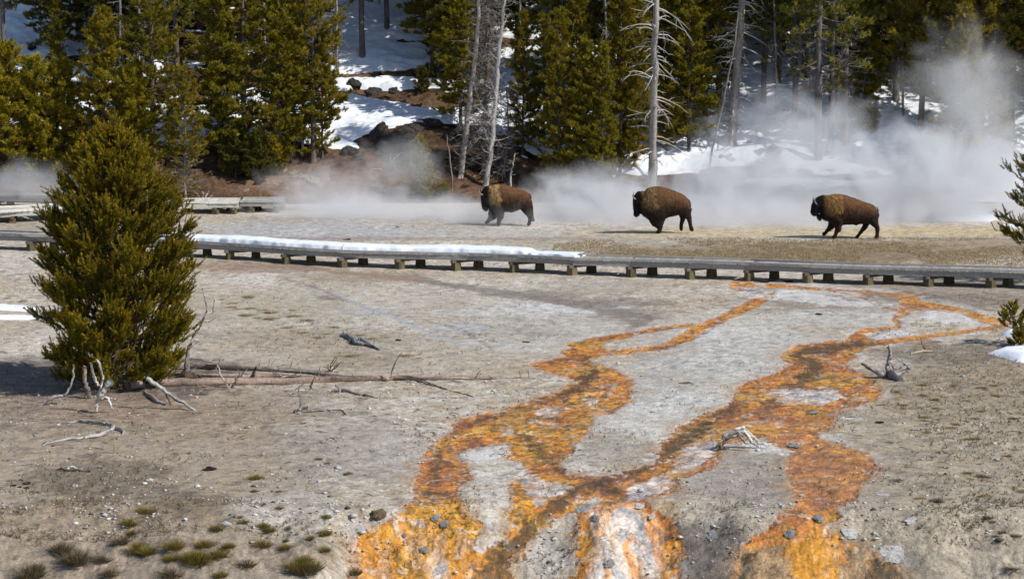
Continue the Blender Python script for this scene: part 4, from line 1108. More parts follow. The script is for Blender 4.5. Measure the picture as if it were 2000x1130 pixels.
# ------------------------------------------------------------------ young pines built shoot by shoot
def bushy_pine(name, base, H, profile, label, nshoot, nb, seed, branch_lim=None, shoot=.30, offx=None, tops=None, group=None, tint=None, needles=60):
    R = np.random.default_rng(seed); random.seed(seed)
    root = empty(name, base, label, 'pine tree' if H > 1.5 else 'pine shrub', group)
    tint = tint if tint is not None else np.array([.225, .190, .012])
    tb = MB(); offx = offx or (lambda h: 0.0)
    hs = np.linspace(-.3, H * .96, 14)
    tb.tube([Vector((offx(max(h, 0)), 0, h)) for h in hs], [max(.012, .115 * H / 6.9 * (1 - max(h, 0) / H) ** .8) for h in hs], 9, (.13, .105, .085), rough=.12)
    P, D = [], []
    ph, pr = [p[0] for p in profile], [p[1] for p in profile]
    per = max(3, nshoot // nb)
    def add_branch(b0, az, ln, el, k_sh, curve=.35):
        c, s = math.cos(az), math.sin(az); pts = []
        wx = R.normal(0, .10); 
        for k in range(6):
            t = k / 5; r = ln * t
            pts.append(b0 + Vector((c * r - s * wx * t * r, s * r + c * wx * t * r, r * el + curve * ln * t * t)))
        tb.tube(pts, [.03 * ln / 2 + .008, .02 * ln / 2 + .008, .014, .011, .008, .004], 5, (.14, .115, .09), cap=False)
        for k in range(k_sh):
            t = 1 - abs(R.normal(0, .33)); t = min(max(t, .12), 1)
            j = min(int(t * 5), 4); q = pts[j].lerp(pts[j + 1], t * 5 - j)
            sd = Vector((c, s, 0)) * R.uniform(.1, 1.0) + Vector((-s, c, 0)) * R.normal(0, .55) + Vector((0, 0, R.uniform(.0, .9)))
            sd.normalize(); sl = R.uniform(.05, .36) * min(1.0, ln)
            e = q + sd * sl
            tb.tube([q, e], [.008, .005], 3, (.13, .1, .07), cap=False)
            d = (sd * .5 + Vector((0, 0, .8)) + Vector((c, s, 0)) * .4).normalized()
            P.append(e); D.append(d)
            if R.random() < .55:
                q2 = q.lerp(e, .5); P.append(q2); D.append((d + Vector((R.normal(0, .6), R.normal(0, .6), R.normal(0, .3)))).normalized())
    for i in range(nb):
        f = (i + R.random()) / nb
        h = ph[0] * .9 + (H * .96 - ph[0]) * f ** .92
        ln = float(np.interp(h + .25 * 1, ph, pr)) * R.uniform(.84, 1.02)
        if R.random() < .3: ln *= R.uniform(.45, .8)
        el = -.12 + .5 * f + R.normal(0, .08)
        add_branch(Vector((offx(h), 0, h - .22 * ln)), i * 2.39996 + R.normal(0, .25), ln, el, int(per * (.35 + .9 * ln / max(pr))) + 2)
    for (tx, ty, th) in tops or []:
        q = Vector((tx, ty, th)); b0 = Vector((offx(th - .9), 0, th - 1.0))
        tb.tube([b0, b0.lerp(q, .5) + Vector(((tx) * .2, 0, 0)), q], [.03, .02, .01], 5, (.14, .115, .09), cap=False)
        for k in range(14):
            t = R.uniform(.3, 1); a = R.uniform(0, 6.28)
            e = b0.lerp(q, t) + Vector((math.cos(a), math.sin(a), .4)) * R.uniform(.04, .24) * (1.15 - t)
            P.append(e); D.append(Vector((math.cos(a) * .3, math.sin(a) * .3, 1)).normalized())
        P.append(q); D.append(Vector((0, 0, 1)))
    P = np.array([tuple(p) for p in P]); D = np.array([tuple(d) for d in D]); n = len(P)
    SL = R.uniform(.65, 1.25, n) * shoot
    m = needles
    # bottle brush needles along every shoot
    t = np.tile(np.linspace(0, 1, m), n) + R.uniform(-.03, .03, n * m)
    D_ = np.repeat(D, m, 0); S_ = np.repeat(SL, m)[:, None]
    bend = np.repeat(R.normal(0, .18, (n, 3)), m, 0) * (t[:, None] ** 2)
    base_ = np.repeat(P, m, 0) + (D_ * (t[:, None] - .35) + bend) * S_
    rd = np.cross(D_, R.normal(0, 1, (n * m, 3))); rd /= np.linalg.norm(rd, axis=1)[:, None] + 1e-9
    nd = D_ * (.55 + .5 * t[:, None]) + rd * (.95 - .45 * t[:, None]); nd /= np.linalg.norm(nd, axis=1)[:, None]
    ln = .070 * (shoot / .30) ** .5 * R.uniform(.75, 1.2, (n * m, 1))
    tip = base_ + nd * ln
    sd = np.cross(nd, R.normal(0, 1, (n * m, 3))); sd /= np.linalg.norm(sd, axis=1)[:, None] + 1e-9
    w = .0105 * R.uniform(.7, 1.3, (n * m, 1))
    V = np.stack([base_ - sd * w, base_ + sd * w, tip], 1).reshape(-1, 3)
    vary = R.uniform(.72, 1.3, (n, 1)) * (1 + .25 * fbm(P[:, 0] * 2, P[:, 2] * 2 + P[:, 1], 77, 2))[:, None]
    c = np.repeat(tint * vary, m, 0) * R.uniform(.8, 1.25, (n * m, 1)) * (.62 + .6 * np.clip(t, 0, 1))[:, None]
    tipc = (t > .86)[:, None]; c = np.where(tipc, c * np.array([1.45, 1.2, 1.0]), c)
    # brownish bud at the end of many shoots
    bud = (t > .965)[:, None] & (np.repeat(R.random(n) < .55, m))[:, None]
    c = np.where(bud, np.array([.23, .10, .03]), c)
    c = np.repeat(c, 3, 0)
    tb.build('trunk', M_bark, root)
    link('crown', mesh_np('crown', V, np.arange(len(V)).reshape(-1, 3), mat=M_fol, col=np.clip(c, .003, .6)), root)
    return root

b0 = gp(228, 757)
bushy_pine('pine_tree', b0, 6.85, [(.35,.95),(.7,1.45),(1.1,1.75),(1.7,1.9),(2.6,1.98),(3.6,2.0),(4.2,1.82),(4.8,1.55),(5.3,1.25),(5.75,.95),(6.2,.6),(6.5,.38),(6.85,.1)],
 'bushy dark green young pine in the left foreground above a tangle of dead limbs', 7800, 290, 3, tops=[(-.45,.1,6.35),(.1,0,6.95),(.35,-.2,6.45),(-.2,-.3,6.6),(.7,-.1,5.9),(-.8,.1,5.7)])
b1 = gp(2062, 548)
bushy_pine('pine_tree', b1, 5.3, [(.9,.7),(1.4,1.7),(2.2,2.25),(3.2,1.95),(4.0,1.5),(4.6,1.05),(5.3,.3)],
 'olive pine reaching in from the right edge above the boardwalk', 1500, 90, 8, tint=np.array([.21, .185, .013]))
b2 = gp(2003, 672)
r_ = bushy_pine('pine_shrub', b2, 1.28, [(.35,.15),(.7,.42),(.95,.48),(1.15,.38),(1.28,.1)], 'small wind-bent pine shrub standing in the snow patch at the right edge', 120, 22, 9, shoot=.17, offx=lambda h: -.42 * min(h, .9) / .9, tint=np.array([.21, .185, .013]))
b3 = gp(1990, 676)
bushy_pine('pine_shrub', b3, .45, [(.05,.55),(.2,.62),(.35,.4),(.45,.15)], 'low sprawling pine shrub between the two snow patches at the right edge', 110, 22, 10, shoot=.16, tint=np.array([.19, .17, .013]))

# ------------------------------------------------------------------ dead wood
BLE = (.42, .39, .355); GRY = (.26, .24, .225); BRN = (.20, .125, .085); DKW = (.10, .08, .065)

def dead_tree(label, base_uv, pts, rad, col, limbs, llen, twigs=0, seed=0, droop=.5, name='dead_tree', hmax=None, lsz=.022, lcol=None, gap0=.12):
    """standing snag: pts are photo px up the stem, placed at the depth of its foot"""
    random.seed(seed); R = np.random.default_rng(seed)
    g = gp(*base_uv)
    root = empty(name, g, label, 'dead tree', 'bleached dead trees at the forest edge')
    P = [pxd(u, v, g.y) - g for u, v in pts]; P[0] = Vector((P[0].x, 0, -.15))
    tp = wobble(P, 5, .02); Rr = lerp_r(rad, len(tp))
    mb = MB(); mb.tube(tp, Rr, 10, np.array(col) * .85, rough=.10, streak=.45)
    lb = MB(); n = len(tp)
    lc = lcol or col
    for i in range(limbs):
        f = gap0 + (1 - gap0) * (i + R.random()) / limbs
        k = f * (n - 1); j = min(int(k), n - 2); q = tp[j].lerp(tp[j + 1], k - j)
        az = R.uniform(0, 6.28); c, s = math.cos(az), math.sin(az)
        ln = llen * R.uniform(.3, 1.1); el = R.normal(.15, .35)
        pts_ = []
        zz = 0
        for t in (0, .25, .5, .75, 1):
            pts_.append(q + Vector((c * ln * t + R.normal(0, .04) * t, s * ln * t * .9 + R.normal(0, .04) * t, ln * (t * el - droop * t * t) + R.normal(0, .03) * t)))
        lb.tube(pts_, [lsz * 1.4, lsz, lsz * .75, lsz * .5, .004], 5, np.array(lc) * R.uniform(.75, 1.25))
        for k2 in range(R.integers(1, 5)):
            t = R.uniform(.35, 1); j2 = min(int(t * 4), 3); q2 = pts_[j2].lerp(pts_[j2 + 1], t * 4 - j2)
            e = q2 + Vector((c * .5 + R.normal(0, .6), s * .5 + R.normal(0, .6), R.normal(-.2, .5))) * ln * .3
            lb.tube([q2, q2.lerp(e, .5) + Vector((R.normal(0, .03), R.normal(0, .03), R.normal(0, .03))), e], [lsz * .5, lsz * .4, .003], 4, np.array(lc) * R.uniform(.7, 1.2))
    for i in range(twigs):
        f = R.uniform(.08, 1); k = f * (n - 1); j = min(int(k), n - 2); q = tp[j].lerp(tp[j + 1], k - j)
        az = R.uniform(0, 6.28); c, s = math.cos(az), math.sin(az); ln = llen * R.uniform(.3, 1.1) * (1.1 - .5 * f)
        p1 = q + Vector((c * ln * .5, s * ln * .5, R.normal(0, .12))); p2_ = q + Vector((c * ln, s * ln, R.normal(-.1, .25)))
        lb.tube([q, p1, p2_], [.017, .013, .006], 3, np.array(lc) * R.uniform(.5, 1.1), cap=False)
        for k2 in range(6):
            t = R.uniform(.2, 1); a = q.lerp(p1, t * 2) if t < .5 else p1.lerp(p2_, t * 2 - 1)
            e = a + Vector((R.normal(0, 1), R.normal(0, 1), R.normal(0, .7))) * ln * .17
            m_ = a.lerp(e, .5) + Vector((R.normal(0, .03), R.normal(0, .03), R.normal(0, .03)))
            lb.tube([a, m_, e], [.012, .009, .004], 3, np.array(lc) * R.uniform(.5, 1.15), cap=False)
    if limbs <= 4:
        o0 = len(mb.v); mb.v += lb.v; mb.f += [tuple(i + o0 for i in f) for f in lb.f]; mb.c += lb.c; mb.build('trunk', M_wood, root); return root
    mb.build('trunk', M_wood, root); lb.build('limbs', M_wood, root)
    return root

dead_tree('largest bleached snag, straight, with whorls of drooping white limbs behind the middle bison', (1274,366), [(1274,366),(1276,250),(1277,150),(1280,60),(1283,-40)], [.24,.185,.17,.16,.14], (.36,.33,.30), 74, 1.75, 0, 5, .45, lsz=.028, lcol=(.50,.47,.43))
dead_tree('second large grey snag with crooked limbs, right of the largest one', (1428,290), [(1428,312),(1434,210),(1442,100),(1447,40),(1452,-40)], [.27,.22,.20,.18,.16], (.36,.31,.27), 70, 1.6, 30, 6, .35, lsz=.028, lcol=(.46,.43,.40))
dead_tree('thin pale pole leaning right against the second large snag', (1375,368), [(1375,368),(1397,270),(1416,180),(1435,80),(1442,20)], [.055,.05,.045,.035,.025], (.20,.18,.16), 10, .5, 0, 7, .1, lsz=.012)
dead_tree('smooth white snag leaning right, above the head of the leading bison', (952,362), [(946,364),(958,300),(964,240),(970,160),(976,90),(984,20),(992,-40)], [.15,.125,.11,.10,.09,.075,.06], (.44,.41,.38), 26, 1.2, 30, 8, -.5, lsz=.022)
dead_tree('pale peeling snag, left of the white one, leaning right', (898,345), [(898,350),(912,250),(922,160),(932,70),(938,-30)], [.15,.125,.11,.10,.08], (.36,.32,.29), 30, 1.0, 150, 9, .1, lsz=.016, lcol=(.28,.25,.23))
dead_tree('brown dead tree wrapped in fine grey twigs between the two pale snags', (945,340), [(945,345),(948,240),(950,140),(952,40),(953,-40)], [.13,.12,.11,.10,.09], (.20,.165,.14), 24, 1.4, 620, 10, .1, lsz=.014, lcol=(.31,.27,.245))
dead_tree('low tangle of grey twigs right of the white leaning snag', (985,345), [(985,348),(987,300),(992,250),(990,170)], [.06,.05,.04,.02], (.22,.19,.17), 8, .8, 130, 12, .1, lsz=.012, lcol=(.25,.22,.20))
dead_tree('short white stick snag just right of the leading bison hump', (998,366), [(997,368),(998,340),(1002,318),(1005,300)], [.05,.045,.035,.02], (.48,.46,.43), 4, .3, 0, 13, 0, lsz=.01)
dead_tree('thin bare grey pole standing in the steam left of the dead group', (884,372), [(884,372),(881,330),(876,290),(872,262)], [.045,.04,.03,.015], (.24,.21,.19), 3, .25, 0, 14, 0, lsz=.01)
dead_tree('pale dead trunk leaning right among the young pines at the upper left', (162,142), [(160,145),(170,100),(178,60),(188,-5),(194,-50)], [.12,.10,.09,.08,.07], (.46,.43,.39), 12, .8, 50, 15, 0, lsz=.012, lcol=(.3,.27,.24))
dead_tree('thin grey dead trunk beside the pale leaning one at the upper left', (172,95), [(172,110),(172,50),(173,0),(175,-40)], [.12,.10,.09,.08], (.24,.21,.19), 8, .8, 60, 16, .1, lsz=.012)
dead_tree('leafless grey-twigged tree behind the right side of the steam', (1975,345), [(1975,350),(1968,300),(1972,250),(1965,200)], [.05,.04,.03,.015], (.22,.2,.18), 8, .8, 60, 17, .1, lsz=.012)

def wood(name, label, cat, strands, depth_uv=None, col=GRY, group=None, lying=True, rough=.12, seed=0, k=8, parts=None):
    """strands: list of (pts px, radii m, colour, mode) mode 'g' = lies on the ground, 'd' = at the depth of depth_uv"""
    random.seed(seed)
    g = gp(*depth_uv)
    root = empty(name, g, label, cat, group)
    for si, (pts, rad, c, mode, pname) in enumerate(strands):
        mb = MB()
        P = []
        for i, p in enumerate(pts):
            if mode == 'g':
                q = gp(p[0], p[1]); q.z += rad[min(i, len(rad) - 1)] * .75
            else:
                dy = p[2] if len(p) > 2 else 0
                q = pxd(p[0], p[1], g.y + dy)
            P.append(q - g)
        P = wobble(P, 5, .012)
        mb.tube(P, [r * random.uniform(.88, 1.12) for r in lerp_r(rad, len(P))], k, c or col, rough=rough, streak=.8)
        if mode == 'g' and max(rad) > .05:
            for j in range(int(len(P) * .35)):
                q = random.choice(P); r = Vector((random.gauss(0, .08), random.gauss(0, .12), random.uniform(.08, .28)))
                mb.tube([q, q + r * .5, q + r + Vector((random.gauss(0, .05), 0, 0))], [.018, .013, .005], 5, c or col)
        mb.build(pname, M_wood, root)
    return root

wood('fallen_log', 'longest weathered log right of the bushy pine, thin end pointing at the orange stream', 'fallen log', [
 ([(250,762),(305,755),(400,752),(520,750),(648,746),(740,743),(780,742),(880,741),(965,740),(1045,739)], [.13,.13,.12,.11,.095,.075,.06,.05,.035,.015], (.27,.20,.16), 'g', 'stem'),
 ([(762,738),(772,709),(785,687)], [.03,.022,.01], GRY, 'd', 'branch'), ([(712,742),(716,760),(724,772)], [.02,.016,.008], GRY, 'd', 'branch'), ([(810,742),(840,752),(870,758)], [.02,.015,.006], DKW, 'g', 'branch'),
 ([(880,741),(905,748),(925,768)], [.02,.015,.006], GRY, 'd', 'branch'), ([(960,741),(966,750)], [.02,.01], GRY, 'd', 'branch')], (640,747), seed=3)
wood('fallen_log', 'grey split log behind the long one, ending near the dead upright sapling', 'fallen log', [
 ([(290,722),(360,719),(430,721),(507,724),(580,728),(650,735),(700,741)], [.10,.11,.10,.09,.075,.055,.03], (.27,.225,.19), 'g', 'stem'),
 ([(330,732),(420,737),(520,735),(600,738)], [.05,.06,.05,.02], (.20,.16,.13), 'g', 'branch')], (450,722), seed=4)
wood('dead_sapling', 'dead upright sapling with a forked top rising from the logs right of the bushy pine', 'dead sapling', [
 ([(364,730),(366,700),(371,672),(385,646),(398,622),(403,602),(401,585),(395,562)], [.10,.055,.045,.035,.028,.022,.015,.006], (.22,.2,.175), 'd', 'stem'),
 ([(382,650),(379,640),(378,627)], [.018,.014,.006], GRY, 'd', 'branch'), ([(399,627),(410,627),(421,619)], [.018,.014,.006], GRY, 'd', 'branch'),
 ([(414,614),(418,597),(418,583),(409,574)], [.014,.014,.012,.006], GRY, 'd', 'branch'),
 ([(352,742),(368,735),(384,742)], [.14,.17,.09], (.09,.065,.05), 'd', 'root')], (366,738), seed=5)
wood('dead_branch', 'dark forked branch propped up at the middle of the logs', 'dead branch', [
 ([(470,752),(487,742),(498,726),(501,714)], [.035,.045,.05,.03], (.16,.13,.11), 'd', 'stem'), ([(486,742),(470,740)], [.03,.02], DKW, 'd', 'branch')], (480,750), seed=6)
wood('dead_branch', 'whitish slanting branch leaning over the logs left of the dark forked one', 'dead branch', [
 ([(424,713),(432,732),(441,748),(452,764)], [.018,.026,.026,.012], BLE, 'd', 'stem'), ([(425,713),(420,728)], [.016,.01], BLE, 'd', 'branch')], (440,762), seed=7)
wood('dead_branch', 'arched pale branch behind the dead upright sapling', 'dead branch', [
 ([(330,722),(352,706),(380,700),(410,706),(440,716)], [.02,.028,.028,.024,.01], (.33,.31,.28), 'd', 'stem'), ([(323,702),(352,690),(385,668)], [.008,.012,.008], BLE, 'd', 'branch')], (380,722), seed=8)
wood('dead_branch', 'straight bare pole slanting down to the right from under the bushy pine', 'dead branch', [
 ([(286,738),(320,760),(350,782),(388,806)], [.055,.055,.045,.02], (.30,.29,.27), 'd', 'stem'), ([(350,779),(360,774),(372,782)], [.02,.016,.008], GRY, 'd', 'branch'),([(322,764),(332,785),(334,792)], [.02,.016,.01], DKW, 'd', 'branch')], (340,800), seed=9)
wood('dead_branch', 'short dark limb lying below the slanting pole', 'dead branch', [
 ([(283,768),(306,785),(325,792)], [.05,.05,.03], (.24,.21,.19), 'g', 'stem')], (305,786), seed=10)
wood('dead_branch', 'bleached twisted limb hanging to the ground from the middle of the bushy pine', 'dead branch', [
 ([(218,742),(205,760),(195,775),(189,790),(188,805)], [.085,.08,.055,.04,.02], (.38,.36,.33), 'd', 'stem'), ([(177,708),(184,735),(190,748),(195,752)], [.025,.03,.03,.02], BLE, 'd', 'branch'),
 ([(188,700),(200,730),(198,750),(192,770)], [.02,.03,.03,.02], BLE, 'd', 'branch'), ([(193,780),(208,777),(216,790),(220,798)], [.035,.04,.035,.02], BLE, 'd', 'branch'),
 ([(188,805),(192,812),(165,816)], [.025,.02,.01], GRY, 'd', 'branch')], (192,806), seed=11)
wood('dead_branch', 'bowed grey limb left of the trunk of the bushy pine', 'dead branch', [
 ([(144,712),(142,735),(131,765),(120,775)], [.02,.028,.03,.02], GRY, 'd', 'stem'), ([(124,772),(104,775),(88,785),(72,792)], [.03,.045,.035,.012], (.33,.3,.28), 'd', 'branch')], (120,790), seed=12)
wood('dead_branch', 'stubby broken root under the left side of the bushy pine', 'dead branch', [
 ([(166,715),(166,745),(172,765),(175,778)], [.05,.06,.075,.04], (.16,.13,.11), 'd', 'stem')], (170,778), seed=13)
wood('driftwood', 'curved grey branch with a hooked fork lying on the sand at the lower left', 'driftwood', [
 ([(133,827),(158,825),(203,829),(220,836),(210,847),(175,856),(120,861),(78,872)], [.02,.04,.045,.055,.055,.045,.03,.01], (.33,.31,.29), 'g', 'stem'),
 ([(220,836),(241,845),(231,853)], [.045,.04,.015], GRY, 'g', 'branch')], (180,850), seed=14)
wood('driftwood', 'dark thin stick with a pale end lying on the sand at the lower left', 'driftwood', [
 ([(112,917),(140,920),(176,921)], [.015,.035,.03], (.13,.11,.09), 'g', 'stem'), ([(132,914),(152,915)], [.025,.02], (.5,.47,.42), 'g', 'branch')], (145,919), seed=15)
wood('driftwood', 'grey stick with one upright prong lying below the long log', 'driftwood', [
 ([(584,806),(622,803),(650,801),(670,803),(675,810)], [.035,.035,.035,.03,.015], (.28,.26,.24), 'g', 'stem'), ([(584,806),(587,790),(583,760)], [.06,.035,.015], GRY, 'd', 'branch'),
 ([(574,806),(600,796),(588,806)], [.03,.03,.02], DKW, 'g', 'branch')], (600,808), seed=16)
wood('driftwood', 'dark splintered branch end just below the long log', 'driftwood', [
 ([(650,764),(676,765),(705,772),(738,778)], [.05,.045,.035,.01], (.2,.17,.15), 'g', 'stem'), ([(655,752),(664,762),(658,772)], [.02,.03,.012], GRY, 'd', 'branch')], (680,768), seed=17)
wood('driftwood', 'knotted blue-grey driftwood lying alone left of centre', 'driftwood', [
 ([(666,657),(682,661),(697,673),(720,676),(741,684)], [.05,.07,.075,.06,.025], (.20,.20,.20), 'g', 'stem'), ([(682,670),(700,663),(722,674)], [.05,.05,.04], (.26,.26,.26), 'g', 'branch')], (700,676), seed=18)
wood('driftwood', 'long thin dark twig trailing below the tip of the long log', 'driftwood', [
 ([(818,740),(867,760),(912,771),(940,781)], [.012,.016,.014,.006], (.13,.09,.07), 'g', 'stem')], (880,765), seed=19)
for i_, (u, v, l_, t_) in enumerate([(232,215,3,50),(330,265,-5,60),(425,240,4,50),(520,215,-4,60),(1112,250,6,40),(1188,275,-4,50),(1330,225,5,60),(1520,255,-6,40),(1578,240,4,40),(1765,230,-4,60),(1012,190,4,50),(1250,262,-3,50),(1642,262,3,30),(1852,250,5,60),(590,300,3,50),(660,150,-4,60),(1405,250,-3,50),(270,230,2,70)]):
    o_t = dead_tree('thin grey dead trunk standing among the green pines of the slope', (u, v), [(u, v + 4), (u + l_ * .5, v - 90), (u + l_, v - 190), (u + l_ * 2, v - 330)], [.075,.065,.055,.04], (.30,.265,.235), 14, .9, t_, 200 + i_, .2, lsz=.015, lcol=(.34,.31,.28))
    o_t['group'] = 'thin dead trunks among the pines'
random.seed(77)
for i in range(26):
    u = random.uniform(300, 660); v = random.uniform(712, 772) if i % 3 else random.uniform(740, 800)
    a = random.uniform(-.5, .5); l = random.uniform(14, 46)
    c_ = random.choice([BLE, GRY, GRY, BRN, DKW])
    if random.random() < .5:
        P_ = [(u - l, v + 3 * random.random()), (u, v + random.uniform(-3, 3)), (u + l, v + random.uniform(-6, 6))]; m_ = 'g'
    else:
        P_ = [(u - l * .4, v), (u, v - random.uniform(4, 14)), (u + l * .5, v - random.uniform(6, 30))]; m_ = 'd'
    r0 = random.uniform(.014, .034)
    wood('dead_branch', 'loose broken branch tangled among the fallen logs right of the bushy pine', 'dead branch', [(P_, [r0, r0 * .8, .006], c_, m_, 'stem'),
      ([P_[1], (P_[1][0] + random.uniform(-14, 14), P_[1][1] - random.uniform(4, 16))], [r0 * .6, .005], c_, m_, 'branch')], (u, v + 2), group='loose branches among the fallen logs', seed=100 + i, k=6)
def stump_strand(pts, k=8.07, o=(1650, 640)): return [(o[0] + x / k, o[1] + y / k) + ((z,) if z is not None else ()) for x, y, z in pts]
wood('tree_stump', 'gnarled grey uprooted stump with a looped root, right of the orange stream', 'tree stump', [
 (stump_strand([(690,290,0),(715,400,0),(700,500,0),(680,620,0),(670,790,0)]), [.045,.05,.065,.075,.05], (.27,.25,.245), 'd', 'stem'),
 (stump_strand([(700,700,0),(800,790,-.3),(900,890,-.6),(960,960,-.9),(1025,1035,-1.1)]), [.09,.11,.10,.08,.03], (.12,.105,.10), 'd', 'root'),
 (stump_strand([(255,560,.2),(400,640,.1),(530,710,0),(650,730,0)]), [.03,.055,.08,.09], (.22,.21,.20), 'd', 'root'),
 (stump_strand([(760,440,0),(880,520,0),(990,610,.05),(1000,650,.1),(900,710,.1),(780,740,0)]), [.012,.018,.028,.05,.06,.05], (.23,.215,.20), 'd', 'root'),
 (stump_strand([(715,570,.1),(780,640,.1),(870,620,.2),(950,560,.2)]), [.02,.025,.03,.035], (.27,.26,.25), 'd', 'root')], (1733,738), seed=20, rough=.2)
wood('driftwood', 'small broken branch with an upright spike behind the gnarled stump', 'driftwood', [
 (stump_strand([(1195,165,0),(1225,260,0),(1265,335,0)]), [.012,.025,.03], (.2,.18,.17), 'd', 'stem'), (stump_strand([(920,395,None),(1050,335,None)]), [.02,.02], (.4,.38,.35), 'g', 'branch'),
 (stump_strand([(1040,425,None),(1200,395,None),(1380,385,None)]), [.02,.045,.03], (.36,.3,.22), 'g', 'branch')], (1806,684), seed=21)
wood('tree_stump', 'bleached arched stump bridging the edge of the orange mats', 'tree stump', [
 ([(1400,876,0),(1408,862,0),(1420,848,0),(1440,843,0),(1458,842,0)], [.025,.035,.05,.055,.035], (.42,.38,.34), 'd', 'stem'),
 ([(1410,874,-.1),(1416,860,-.1),(1432,851,-.1),(1452,848,-.05)], [.02,.03,.04,.03], (.30,.27,.24), 'd', 'root'),
 ([(1424,846,.1),(1440,838,.1),(1453,836,.1),(1456,846,.05)], [.03,.045,.04,.03], (.50,.47,.42), 'd', 'root'),
 ([(1450,838,0),(1460,850,0),(1468,862,0),(1482,872,0)], [.04,.04,.035,.015], (.46,.43,.39), 'd', 'root'),
 ([(1456,840,.05),(1470,852,.05),(1482,862,.05),(1502,870,.05)], [.035,.04,.03,.012], (.5,.47,.43), 'd', 'root'),
 ([(1442,846,-.1),(1450,858,-.15),(1462,868,-.2)], [.03,.03,.015], (.26,.23,.20), 'd', 'root'),
 ([(1398,872,0),(1406,868,0),(1404,878,0)], [.02,.03,.015], (.25,.2,.16), 'd', 'root')], (1440,876), seed=22, rough=.2)
wood('driftwood', 'white twisted dead shrub standing in the steam on the brown bank', 'dead shrub', [
 ([(752,372),(758,345),(772,330),(768,312),(785,298)], [.035,.03,.025,.02,.01], BLE, 'd', 'stem'), ([(758,345),(745,332),(728,330),(722,345)], [.022,.02,.015,.008], BLE, 'd', 'branch'),
 ([(765,325),(762,305),(766,300)], [.02,.015,.006], BLE, 'd', 'branch'), ([(757,350),(740,345),(732,360),(714,350)], [.02,.016,.012,.006], GRY, 'd', 'branch'), ([(746,372),(742,350),(748,338)], [.015,.012,.006], BLE, 'd', 'branch')], (752,375), seed=23)
wood('driftwood', 'spiky white root ball lying behind the end of the pale boardwalk', 'driftwood', [
 ([(393,392),(397,380),(394,374)], [.05,.04,.012], BLE, 'd', 'stem'), ([(398,392),(404,380),(409,371)], [.045,.035,.012], BLE, 'd', 'branch'), ([(400,392),(412,384),(416,376)], [.04,.03,.01], BLE, 'd', 'branch'),
 ([(374,389),(388,387),(400,391)], [.02,.045,.04], BLE, 'd', 'branch'), ([(402,391),(420,389),(435,386)], [.045,.035,.02], (.36,.33,.3), 'd', 'branch'), ([(390,384),(383,377),(378,374)], [.02,.018,.008], GRY, 'd', 'branch')], (400,393), seed=24)
wood('fallen_log', 'grey log leaning down the slope to the right of the dead twiggy trees', 'fallen log', [
 ([(988,222,2.2),(1015,252,1.4),(1042,280,.6),(1072,312,0)], [.05,.07,.085,.09], (.25,.225,.205), 'd', 'stem')], (1074,316), seed=25)
wood('fallen_log', 'pale log propped level across the snow behind the leaning upper-left snag', 'fallen log', [
 ([(170,88),(215,87),(262,92)], [.04,.06,.04], (.3,.27,.25), 'd', 'stem')], (215,112), seed=26)
wood('fallen_log', 'grey log lying on the snow bank in the steam right of the second snag', 'fallen log', [
 ([(1500,352),(1560,345),(1620,338),(1700,333)], [.09,.12,.12,.08], (.2,.17,.15), 'g', 'stem')], (1600,340), seed=27)

# ------------------------------------------------------------------ stones, lumps and tufts
def rock_mesh(seed, flat=.6, col=(.06, .05, .045), rough=.35):
    R = np.random.default_rng(seed)
    V, Fs = [], []; nu, nv = 22, 13
    for j in range(nv):
        th = math.pi * j / (nv - 1)
        for i in range(nu):
            ph = 2 * math.pi * i / nu
            x, y, z = math.sin(th) * math.cos(ph), math.sin(th) * math.sin(ph), math.cos(th)
            n = mnoise.noise(Vector((x * 1.3 + seed, y * 1.3, z * 1.3))) + .5 * mnoise.noise(Vector((x * 3 + seed, y * 3, z * 3)))
            r = 1 + rough * n * 1.6
            r = min(r, 1.12 / max(.35, abs(x * .8 + y * .6)), 1.0 / max(.3, abs(y * .8 - x * .6)))
            r *= 1 + .16 * abs(mnoise.noise(Vector((x * 6 + seed, y * 6, z * 9))) ) + R.normal(0, .02)
            V.append((x * r, y * r, z * r * flat))
    for j in range(nv - 1):
        for i in range(nu): Fs.append((j * nu + i, j * nu + (i + 1) % nu, (j + 1) * nu + (i + 1) % nu, (j + 1) * nu + i)[::-1])
    c = np.array(col) * (1 + .2 * R.normal(0, 1, (len(V), 1)))
    return mesh_np('rock', V, Fs, mat=M_rock, smooth=False, col=np.clip(c, .01, .9))
DR = [rock_mesh(s, .55, (.05, .042, .036)) for s in (1, 2, 3, 4)]
def rock(u, v, sx, sz, label, name='rock', cat='rock', me=None, group=None, dy=0):
    p = gp(u, v)
    o = link(name, me or random.choice(DR), None, (p.x, p.y, p.z + sz * .05), 0, (sx, sx * random.uniform(.6, .9), sz))
    e = .15; nrm = Vector((-(float(terr(p.x + e, p.y)) - float(terr(p.x - e, p.y))) / (2 * e), -(float(terr(p.x, p.y + e)) - float(terr(p.x, p.y - e))) / (2 * e), 1)).normalized()
    o.rotation_euler = (nrm.to_track_quat('Z', 'Y').to_matrix() @ __import__('mathutils').Matrix.Rotation(random.uniform(0, 6.28), 3, 'Z')).to_euler()
    return tag(o, label, cat, group)
random.seed(5)
